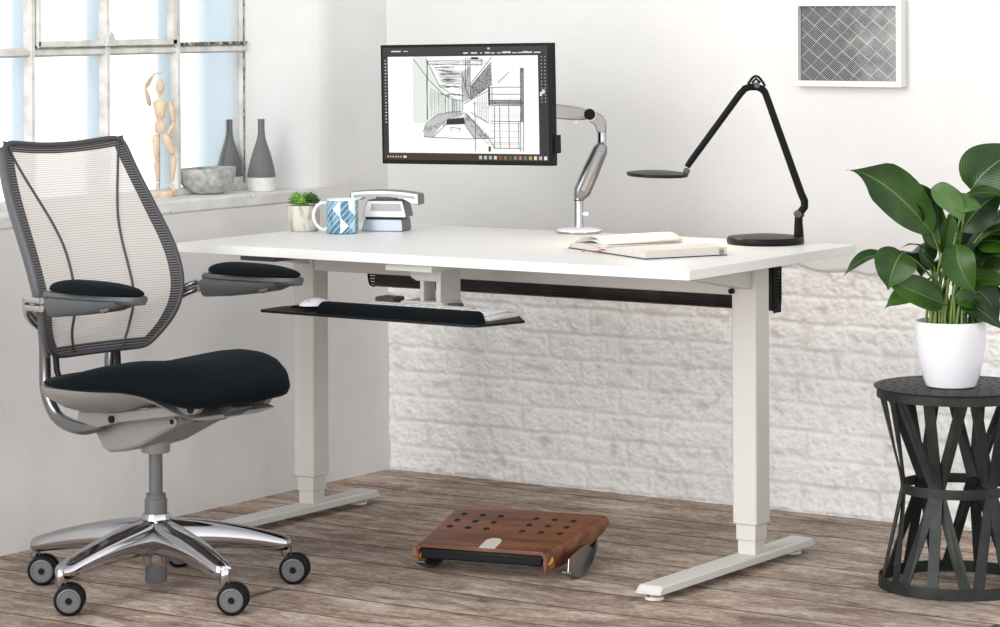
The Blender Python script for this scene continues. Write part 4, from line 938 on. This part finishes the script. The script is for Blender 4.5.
# ------------------------------------------------------------------ succulent pot
def build_succulent():
    c = at(304, 231, 'z', DH); t = thing('potted_succulent', 'small green succulents in a scratched cement pot beside the mug', 'potted plant', c)
    MB().lathe([(0, 0), (.035, 0), (.039, .004), (.0405, .02), (.041, .045), (.039, .064), (.0375, .067), (.0355, .066), (.036, .055), (0, .055)], 40).build('pot', 'pot_rough', t)
    MB().lathe([(0, .055), (.036, .055), (.036, .059), (0, .062)], 24).build('soil', 'soil', t)
    rnd = random.Random(3)
    for cx, cy, cz, r_, mt in ((-.018, -.010, .072, .021, 'succulent'), (.004, .012, .072, .019, 'succulent'), (.019, -.008, .074, .018, 'succulent_dark'), (-.004, -.022, .068, .015, 'succulent'), (.028, .012, .071, .014, 'succulent_dark')):
        m = MB(); w = np.array([cx, cy]); p0 = rv[:2]*cx+dv[:2]*cy
        for lay in range(5):
            n_ = 9-lay
            for k in range(n_):
                a = 2*pi*(k+.5*(lay % 2))/n_+rnd.random()*.3; el = R(8+19*lay)
                d = Vector((math.cos(a)*math.cos(el), math.sin(a)*math.cos(el), math.sin(el))); L_ = r_*(1.25-.05*lay)
                base = Vector((p0[0], p0[1], cz+.002*lay)); q = d.to_track_quat('X', 'Z').to_matrix().to_4x4()
                m.ell(tuple(base+d*L_*.55), (L_*.5, L_*.22, L_*.11), 7, 5, q)
        m.build('rosette', mt, t, ang=80)
build_succulent()

# ------------------------------------------------------------------ things on the sill
def build_mannequin():
    c = at(162, 196.5, 'z', SZ); c = np.array([-.115, 0, 0])*0+c
    t = thing('wooden_mannequin', 'jointed wooden artist figure shading its eyes, standing on the window sill', 'mannequin', c)
    D = lambda px, py, off=0: Vector(tuple(dep(px, py, c, off)-c)); m_ = 'wood_pale'
    MB().lathe([(0, 0), (.031, 0), (.033, .003), (.033, .012), (.031, .0145), (0, .015)], 36).build('stand', m_, t)
    MB().cyl(D(159.5, 195, -.006), D(159.5, 128, -.006), .0017, 10).build('rod', 'brushed', t)
    MB().ell(D(160.2, 87), (.0115, .0125, .0195), 18, 12).build('head', m_, t, ang=80)
    MB().cyl(D(160, 95), D(160, 101), .0045, 12).build('neck', m_, t)
    def seg(name, a, b, r0, r1, mid=None):
        m = MB(); n_ = 9; pts = []; rr = []
        for i in range(n_):
            u = i/(n_-1); pts.append(tuple(a+(b-a)*u)); rr.append(1.3*(r0*(1-u)+r1*u)*(1+.22*math.sin(pi*min(1, u*1.4)))*(1 if 0 < i < n_-1 else .55))
        m.tube(pts, rr, 14); return m.build(name, m_, t, ang=80)
    ch = MB(); rings = []
    for py, w, dp, xo in ((100.2, .010, .009, 160), (101.5, .019, .012, 160), (104, .0185, .014, 160), (109, .0165, .014, 160), (114, .0135, .012, 160), (117.5, .0115, .0105, 160), (118.8, .008, .008, 160)):
        p = D(xo, py); rings.append([tuple(p+Vector(tuple(rv*w*math.cos(q)+dv*dp*math.sin(q)))) for q in np.linspace(0, 2*pi, 19)[:-1]])
    ch.loft(rings).build('chest', m_, t, ang=80); MB().ell(D(160, 119.5), (.0085, .008, .007)).build('waist', m_, t)
    pv = MB(); rings = []
    for py, w, dp in ((120.8, .009, .008), (122, .0135, .011), (127, .0155, .0125), (131, .0145, .012), (133.5, .009, .008)):
        p = D(160, py); rings.append([tuple(p+Vector(tuple(rv*w*math.cos(q)+dv*dp*math.sin(q)))) for q in np.linspace(0, 2*pi, 19)[:-1]])
    pv.loft(rings).build('pelvis', m_, t, ang=80)
    seg('upper_arm', D(149.5, 104.5, .002), D(145.5, 89), .0048, .0042); seg('forearm', D(145.5, 87.5), D(153.3, 75), .0042, .0035)
    seg('upper_arm', D(170.5, 104), D(174, 122.5), .0055, .0045); seg('forearm', D(173.6, 124), D(167.8, 135), .0045, .0034)
    hd = MB(); hd.ell(D(158.5, 73.2), (.011, .006, .0028), 12, 8, Matrix.Rotation(YAW, 4, 'Z')); hd.build('hand', m_, t, ang=80)
    hd = MB(); hd.ell(D(165.8, 136.2, .004), (.004, .004, .007), 12, 8); hd.build('hand', m_, t, ang=80)
    seg('thigh', D(156, 134.5), D(156.3, 159), .0072, .0055); seg('shin', D(156.5, 160), D(157.6, 182), .0056, .0036)
    seg('thigh', D(164.5, 134.5), D(173, 155), .0078, .0058); seg('shin', D(174, 157), D(172, 181), .0058, .0038)
    for p, q in (((157.5, 183.5), (156.5, 189)), ((170.5, 183), (175, 191.5))):
        f = MB(); a, b = D(*p), D(*q, .008); f.tube([tuple(a), tuple(a+(b-a)*.4), tuple(b)], [.0035, .0052, .003], 12, flat=.7); f.build('foot', m_, t, ang=80)
    for p, r_ in (((149.6, 104.2), .0052), ((145.3, 88.2), .0042), ((170.3, 103.6), .0052), ((174, 123.3), .0046), ((156.4, 159.5), .0052), ((173.6, 156), .0054), ((153.8, 74.2), .003)):
        MB().ell(D(*p), (r_, r_, r_), 12, 8).build('joint', m_, t, ang=80)
build_mannequin()
def build_bowl():
    c = at(208.5, 193.5, 'z', SZ); c = c+np.array([rv[0], rv[1], 0])*0
    t = thing('bowl', 'rough grey stone bowl on the sill in front of the bottles', 'bowl', (c[0]+.006, c[1]-.012, SZ))
    m = MB(); n = 48; prof = [(0, .0), (.034, .0), (.042, .002), (.058, .012), (.0705, .030), (.0755, .050), (.0775, .066), (.0765, .0695), (.0725, .070), (.069, .066), (.062, .045), (.045, .022), (.02, .014), (0, .013)]
    vs = []
    for r_, z in prof:
        for k in range(n):
            a = 2*pi*k/n; rr = r_*(1+.02*noise.noise(Vector((math.cos(a)*1.5, math.sin(a)*1.5, z*20)))); vs.append((rr*math.cos(a), rr*math.sin(a), z*(1+.035*math.sin(a+1))))
    m.add(vs, [(i*n+k, i*n+(k+1) % n, (i+1)*n+(k+1) % n, (i+1)*n+k) for i in range(len(prof)-1) for k in range(n)])
    o = m.build('vessel', 'stone', t, ang=70)
build_bowl()
def bottle(px, py, label, sc=1.0):
    c = at(px, py, 'z', SZ); t = thing('bottle', label, 'bottle', c, group='grey and white ceramic bottles')
    pr = [(0, .0), (.0365, .0), (.0385, .002), (.0385, .0385)]; MB().lathe([(r_*sc, z*sc) for r_, z in pr]+[(0, .0385*sc)], 44).build('clay_foot', 'bottle_white', t)
    pr = [(0, .0385), (.0387, .0385), (.0387, .044), (.036, .062), (.031, .084), (.024, .108), (.0165, .130), (.012, .145), (.0098, .160), (.0092, .180), (.0095, .196), (.0098, .1985), (.0078, .1985), (.0074, .18), (0, .17)]
    MB().lathe([(r_*sc, z*sc) for r_, z in pr], 44).build('glazed_body', 'bottle_grey', t)
bottle(229.5, 189.8, 'grey bottle with white clay foot standing behind the stone bowl', .97)
bottle(261.5, 191, 'grey bottle with white clay foot standing alone beside the window reveal', .985)

# ------------------------------------------------------------------ picture on the back wall
def build_picture():
    a = at(793.5, 86, 'y', -.036); b = at(901.5, 85, 'y', -.036); x0, x1 = a[0], b[0]; z0 = a[2]; z1 = z0+.221
    t = thing('framed_picture', 'white box-framed black and white woven pattern print on back wall', 'picture', ((x0+x1)/2, -.008, (z0+z1)/2))
    w, h = (x1-x0)/2, (z1-z0)/2; f = .0145
    # mitred frame: four trapezoid bars
    for k, q in enumerate(([(-w, -h), (w, -h), (w-f, -h+f), (-w+f, -h+f)], [(w, -h), (w, h), (w-f, h-f), (w-f, -h+f)], [(w, h), (-w, h), (-w+f, h-f), (w-f, h-f)], [(-w, h), (-w, -h), (-w+f, -h+f), (-w+f, h-f)])):
        MB().prism(q, -.030, .002, 'y').build('frame_bar', 'gloss_white' if 0 else 'white', t, bevel=.0008)
    m = mat('woven line print', rough=.35); n, l, b_ = nodes(m); tcn = n.new('ShaderNodeTexCoord'); s = n.new('ShaderNodeSeparateXYZ'); l.new(tcn.outputs['Object'], s.inputs[0])
    X, Z = s.outputs['X'], s.outputs['Z']; p = math_(m, 'ADD', math_(m, 'MULTIPLY', X, .80), math_(m, 'MULTIPLY', Z, 1.0)); q = math_(m, 'SUBTRACT', math_(m, 'MULTIPLY', X, .86), math_(m, 'MULTIPLY', Z, .95))
    P, Q = math_(m, 'MULTIPLY', p, 27), math_(m, 'MULTIPLY', q, 23); chk = math_(m, 'MODULO', math_(m, 'ABSOLUTE', math_(m, 'ADD', math_(m, 'FLOOR', P), math_(m, 'FLOOR', Q))), 2)
    s1 = math_(m, 'LESS_THAN', math_(m, 'FRACT', math_(m, 'MULTIPLY', P, 7)), .42); s2 = math_(m, 'LESS_THAN', math_(m, 'FRACT', math_(m, 'MULTIPLY', Q, 7)), .42)
    st0 = math_(m, 'ADD', math_(m, 'MULTIPLY', s1, chk), math_(m, 'MULTIPLY', s2, math_(m, 'SUBTRACT', 1, chk)))
    st = math_(m, 'MULTIPLY', st0, .58); bl = math_(m, 'LESS_THAN', math_(m, 'FRACT', P), .10); b2 = math_(m, 'LESS_THAN', math_(m, 'FRACT', Q), .07); line_ = math_(m, 'MINIMUM', math_(m, 'ADD', st, math_(m, 'MULTIPLY', math_(m, 'ADD', bl, b2), .38)), 1)
    ns = n.new('ShaderNodeTexNoise'); ns.inputs['Scale'].default_value = 26; l.new(tcn.outputs['Object'], ns.inputs[0])
    base = n.new('ShaderNodeMapRange'); l.new(math_(m, 'ADD', math_(m, 'MULTIPLY', X, 3.0), math_(m, 'MULTIPLY', ns.outputs[0], .9)), base.inputs[0]); base.inputs[1].default_value = .40; base.inputs[2].default_value = .95; base.inputs[3].default_value = .008; base.inputs[4].default_value = .20
    v = math_(m, 'ADD', base.outputs[0], math_(m, 'MULTIPLY', line_, .42)); cc = n.new('ShaderNodeCombineColor'); [l.new(v, cc.inputs[i]) for i in range(3)]; l.new(cc.outputs[0], b_.inputs['Base Color'])
    MB().box((0, -.012, 0), (2*(w-f)+.002, .002, 2*(h-f)+.002)).build('print', m, t, smooth=False)
build_picture()

# ------------------------------------------------------------------ side table and peace lily
ST = np.array([2.083, -.656, 0])
def build_stool():
    t = thing('side_table', 'round dark iron side table with crossed straps under the peace lily', 'side table', ST)
    RT, RW, RB, ZT, ZW = .184, .122, .176, .456, .226
    va = math.atan2(-dv[1], -dv[0])              # direction towards the camera
    top = MB(); top.lathe([(0, ZT-.006), (RT-.006, ZT-.006), (RT, ZT-.004), (RT+.001, ZT-.001), (RT-.002, ZT), (0, ZT)], 72); to = top.build('top', 'iron', t)
    hl = MB().lathe([(0, -.0002), (.0042, -.0002), (.0042, .0005), (0, .0005)], 10); h0 = hl.build('perforation', 'hole', to, smooth=False); first = True
    for rr, n_ in ((.165, 30), (.140, 24), (.112, 19), (.085, 14), (.055, 9)):
        for k in range(n_):
            a = 2*pi*k/n_
            if first: o = h0; first = False
            else: o = h0.copy(); C.objects.link(o); o.parent = to
            o.location = (rr*math.cos(a), rr*math.sin(a), ZT)
    def hoop(r_, z0, z1, name, th=.003):
        MB().lathe([(r_-th, z0), (r_, z0), (r_, z1), (r_-th, z1), (r_-th, z0)], 72).build(name, 'iron', t)
    hoop(RT-.006, ZT-.026, ZT-.004, 'top_hoop'); hoop(RW+.003, ZW-.011, ZW+.011, 'waist_hoop'); hoop(RB, 0, .026, 'bottom_hoop')
    def strap(a0, r0, z0, a1, r1, z1, name):
        m = MB(); w = .013; rings = []
        p0 = Vector((r0*math.cos(a0), r0*math.sin(a0), z0)); p1 = Vector((r1*math.cos(a1), r1*math.sin(a1), z1)); d = (p1-p0).normalized()
        for p, a in ((p0, a0), (p1, a1)):
            rad = Vector((math.cos(a), math.sin(a), 0)); tg = d.cross(rad).normalized(); nn = tg.cross(d)
            rings.append([tuple(p+tg*w+nn*.0016), tuple(p-tg*w+nn*.0016), tuple(p-tg*w-nn*.0016), tuple(p+tg*w-nn*.0016)])
        m.loft(rings).build(name, 'iron', t, smooth=False)
    for k in range(6):
        th = va+R(31+60*k)      # view-right positive
        for j, da in enumerate((-26, 0, 26)):
            o = (j-1)*.0
            strap(th+R(da), RT-.010, ZT-.008, th+R(da*.05), RW-.001-.002*j, ZW+.004, 'upper_strap')
            strap(th+R(da*.05), RW-.001-.002*j, ZW+.002, th+R(da+2), RB-.005, .010, 'lower_strap')
build_stool()

def build_lily():
    base = at(951, 386.5, 'z', .456)
    t = thing('potted_peace_lily', 'leafy peace lily in a glossy white pot on the iron table', 'potted plant', base)
    MB().lathe([(0, 0), (.050, 0), (.056, .003), (.064, .025), (.072, .06), (.0785, .10), (.0805, .140), (.080, .1485), (.0775, .1495), (.0755, .147), (.0745, .12), (0, .118)], 64).build('pot', 'ceramic', t)
    MB().lathe([(0, .118), (.074, .118), (.074, .128), (.03, .133), (0, .134)], 36).build('soil', 'soil', t)
    rnd = random.Random(11)
    D = lambda px, py, off=0: Vector(tuple(dep(px, py, base, off)-base))
    cen = Vector((0, 0, .13)); fw = Vector(tuple(-dv)); rt = Vector(tuple(rv))
    def leaf(b, mid, tip, w, mt, face=None, fold=.25, tail=.12, stem=None, curl=0, twist=0):
        """blade from b through mid to tip; face = direction its upper side looks"""
        face = Vector(face) if face is not None else fw*.6+Vector((0, 0, .8))
        def C_(u): return b*(1-u)**2+mid*2*u*(1-u)+tip*u*u
        def wd(u):
            if u < .72: s_ = math.sin(pi*min(1, (u/.72)*.5+.0)**.62)**.8 if u > 0 else 0
            return w/2*max(0.0, (math.sin(pi*(u**.72))**.85 if u < 1-tail else math.sin(pi*((1-tail)**.72))**.85*((1-u)/tail)**(1.3 if tail < .4 else 2.1))) 
        m = MB(); nu, nv = 8, 18
        def f(x, v):
            c = C_(v); d = (C_(min(1, v+.02))-C_(max(0, v-.02))).normalized(); sd = d.cross(face)
            if sd.length < 1e-3: sd = d.orthogonal()
            sd.normalize(); nn = sd.cross(d).normalized(); q = 2*x-1; W_ = wd(v) if 0 < v < 1 else 0.0008
            ang = twist*v; sd2 = sd*math.cos(ang)+nn*math.sin(ang); nn2 = nn*math.cos(ang)-sd*math.sin(ang)
            wave = .06*W_*math.sin(v*9+q*2)*abs(q)
            return tuple(c+sd2*W_*q*(1-.12*abs(q)*fold)+nn2*(W_*fold*abs(q)-W_*.30*(q*q)*curl+wave))
        m.grid(f, nu, nv); m.build('leaf', mt, t, ang=180)
        if stem is not False:
            s0 = stem if stem is not None else cen+Vector((rnd.uniform(-.045, .045), rnd.uniform(-.045, .045), 0))
            s0 = Vector((s0.x*1.0, s0.y*1.0, .128)); dr = (C_(.06)-b).normalized()
            k1 = Vector((s0.x*1.0+(b.x-s0.x)*.25, s0.y+(b.y-s0.y)*.25, s0.z+(b.z-s0.z)*.75)); pts = []
            for i in range(12): u = i/11; pts.append(tuple(s0*(1-u)**2+k1*2*u*(1-u)+(b+dr*.004)*u*u))
            MB().tube(pts, [.0036-.0018*i/11 for i in range(12)], 8).build('petiole', 'petiole', t, ang=80)
    G, K, Pl = 'leaf', 'leaf_dark', 'leaf_pale'
    up = Vector((0, 0, 1))
    # leaves one can tell in the photo
    leaf(D(933, 234, .03), D(882, 170, .06), D(846, 170, .05), .112, G, fw*1+up*.4-rt*.1, .24, .41)
    leaf(D(929, 231, .02), D(938, 200, .02), D(898, 181, .02), .07, K, fw*.8+up*.4+rt*.4, .3, .15)
    leaf(D(903, 252, .06), D(893, 262, .09), D(888, 290, .08), .100, G, fw*1+up*.8, .15, .18)
    leaf(D(884, 257, .01), D(866, 250, .02), D(844, 276, .02), .042, K, up*1+fw*.6, .3, .2)
    leaf(D(944, 304, .05), D(915, 292, .08), D(883, 278, .07), .082, G, fw*.9+up*.6, .25, .2)
    leaf(D(928, 296, .03), D(905, 290, .04), D(885, 308, .04), .058, G, fw*.8+up*.8, .25, .2)
    leaf(D(957, 244, .06), D(955, 268, .10), D(976, 293, .09), .080, G, fw*1+up*.3-rt*.3, .25, .2)
    leaf(D(963, 258, .04), D(975, 248, .05), D(984, 268, .05), .060, K, fw*.7+up*.6+rt*.4, .25, .15)
    leaf(D(945, 250, .01), D(930, 222, .0), D(938, 196, .0), .070, G, fw*1-rt*.5, .3, .15)
    leaf(D(943, 255, .03), D(950, 230, .03), D(951, 212, .03), .045, G, fw*1+rt*.4, .4, .15)
    leaf(D(966, 200, .02), D(950, 184, .05), D(929, 190, .06), .050, K, fw*.4+up*1, .3, .15)
    leaf(D(931, 189, .07), D(953, 195, .09), D(964, 224, .08), .055, Pl, fw*1+up*.4-rt*.3, .25, .2, stem=False)
    leaf(D(952, 203, .07), D(968, 203, .08), D(982, 208, .08), .050, Pl, fw*.9+up*.6, .2, .15, stem=False)
    leaf(D(971, 190, .02), D(985, 165, .04), D(1022, 148, .03), .125, G, fw*1+up*.4-rt*.2, .22, .12)
    leaf(D(972, 196, .0), D(1000, 180, .02), D(1035, 182, .0), .085, K, fw*1+up*.5, .22, .12)
    leaf(D(962, 232, .02), D(975, 205, .03), D(1005, 190, .02), .095, K, fw*1+up*.3, .25, .15)
    leaf(D(968, 195, .07), D(988, 190, .08), D(1008, 196, .07), .045, G, fw*.6+up*.9, .2, .15)
    leaf(D(976, 243, .03), D(995, 235, .06), D(1030, 252, .05), .080, G, fw*1+up*.8, .22, .15)
    leaf(D(968, 250, .02), D(990, 250, .04), D(1018, 268, .03), .085, K, fw*1+up*.5, .22, .15)
    leaf(D(966, 285, .05), D(983, 270, .07), D(1010, 288, .06), .060, G, fw*.8+up*.8, .25, .15)
    leaf(D(968, 292, .04), D(985, 285, .06), D(999, 322, .05), .075, K, fw*1+up*.3+rt*.2, .25, .15)
    leaf(D(955, 302, .05), D(972, 292, .06), D(988, 316, .05), .050, G, fw*.9+up*.5, .3, .15)
    leaf(D(925, 250, .0), D(915, 240, .0), D(900, 249, .02), .020, G, up, .3, .3)
    leaf(D(936, 268, .01), D(922, 258, .01), D(921, 246, .0), .026, K, fw-rt*.2, .4, .3)
    leaf(D(958, 300, .05), D(980, 305, .07), D(1003, 330, .06), .055, K, fw*1+up*.2+rt*.3, .3, .15)
    # the crown behind and to the right
    for k in range(20):
        a = R(rnd.uniform(-60, 125)); el = rnd.uniform(.15, 1.0); hz = rnd.uniform(.22, .36)
        dirv = (rt*math.cos(a)+Vector(tuple(dv))*math.sin(a))
        r0 = rnd.uniform(.03, .09); r1 = r0+rnd.uniform(.10, .17)
        if rt.dot(dirv) < -.2: hz *= .9; r1 = r0+.08
        b = dirv*r0+up*hz; tip = dirv*r1+up*(hz+rnd.uniform(-.10, .04)); mid = (b+tip)/2+up*rnd.uniform(.03, .07)
        leaf(b, mid, tip, rnd.uniform(.06, .10), rnd.choice([G, K, K]), dirv*.3+up*1+fw*.3, .25, .15)
    for k in range(16):
        a = rnd.uniform(0, 2*pi); r_ = rnd.uniform(.01, .05); x, y = r_*math.cos(a), r_*math.sin(a); hh = rnd.uniform(.06, .16)
        MB().tube([(x, y, .126), (x*1.2, y*1.2, .126+hh*.5), (x*1.5+rnd.uniform(-.012, .012), y*1.5, .126+hh)], [.0042, .0036, .0022], 8).build('petiole', 'petiole', t, ang=80)
build_lily()

# ------------------------------------------------------------------ footrest
def build_footrest():
    O = np.array([1.10, -1.04, 0]); t = thing('footrest', 'walnut rocking footrest with drilled holes on chrome runners below the desk', 'footrest', O, R(12))
    # tilted walnut plate with rolled side flanges; s along depth, sloping down to the front
    zf, zb_, yf, yb = .066, .116, -.112, .128; X0, X1 = -.176, .182; rr = .016
    def sec(y):
        u_ = (y-yf)/(yb-yf); z = zf+(zb_-zf)*u_; X1 = .154+.066*u_; dep_ = .006+.026*(1-u_)**.7+.012*math.sin(pi*u_)
        th = .009; o = []; i_ = []
        o += [(X0, z-rr-dep_*.55)]+[(X0+rr-rr*math.cos(R(a)), z-rr+rr*math.sin(R(a))) for a in (0, 30, 60, 90)]
        o += [(X1-rr+rr*math.sin(R(a)), z-rr+rr*math.cos(R(a))) for a in (0, 30, 60, 90)]+[(X1, z-rr-dep_)]
        i_ += [(X1-th, z-rr-dep_), (X1-th, z-rr), (X1-th-rr*.4, z-th), (X0+th+rr*.4, z-th), (X0+th, z-rr), (X0+th, z-rr-dep_*.55)]
        return [(x, y, zz) for x, zz in o+i_]
    m = MB(); m.loft([sec(y) for y in np.linspace(yf, yb, 15)]); pl = m.build('top_panel', 'walnut', t, ang=50, bevel=.0015)
    sl = math.atan2(zb_-zf, yb-yf); mx = Matrix.Rotation(sl, 4, 'X')
    def on(x, y): return (x, y, zf+(zb_-zf)*(y-yf)/(yb-yf))
    h0 = None
    for x0, y0 in ((-.128, .0), (.045, .0)):
        for j in range(3):
            for i in range(3):
                # staggered rows of three
                x = x0+i*.047+j*.002; y = y0+j*.040
                x += (0, 0, 0)[j]
                p = on(x-.008+(.012 if x0 > 0 else 0), y)
                if h0 is None: h0 = MB().lathe([(0, -.0005), (.0078, -.0005), (.0078, .0006), (0, .0006)], 16).build('drilled_hole', 'hole', pl); o = h0
                else: o = h0.copy(); C.objects.link(o); o.parent = pl
                o.location = p; o.rotation_euler = (sl, 0, 0)
    # oval metal badge at the front edge
    b = MB(); pts = [(-.020, 0), (.020, 0), (.020, .040)]+arc((0, .040), .020, 0, 180, 10)[1:]
    b.prism([(x*1.0+.005, yy) for x, yy in pts], 0, .0012, 'z', mx=Matrix.Translation(on(0, yf+.001)) @ mx); b.build('badge', mat('satin badge', (.60, .56, .50), .4, .1), pl)
    X1 = .158; MB().box((-.010, yf+.006, zf-.022), (X1-X0-.03, .014, .024)).build('front_bar', 'black', t, bevel=.004)
    for x, s in ((X0+.010, 1), (X1+.042, -1)):
        r_ = MB(); pts = []; c0 = (0.0, .17)
        for k in range(19):
            a = R(-122+92*k/18); y = -.035+.135*math.cos(a); z = .135+.135*math.sin(a); pts.append((y, z))
        w = .011; rings = [[(x-w, y, z), (x+w, y, z), (x+w, y, z+.0035), (x-w, y, z+.0035)] for y, z in pts]
        r_.loft(rings).build('rocker_runner', 'link_metal', t, ang=40)
        sp = MB(); sp.prism(pts[1:-2]+[(.030, .064), (-.02, .062), (-.09, .050)], x-.001, x+.001, 'x'); sp.build('runner_web', 'brushed' if s < 0 else 'black', t)
    MB().tube([(X0+.006, yf+.012, zf-.020), (X0+.006, yf+.03, zf-.038)], [.017, .012], 16).build('front_bumper', 'plyedge', t); MB().tube([(X1-.006, yf+.012, zf-.020), (X1-.006, yf+.03, zf-.038)], [.014, .010], 16).build('front_bumper', 'plyedge', t)
build_footrest()
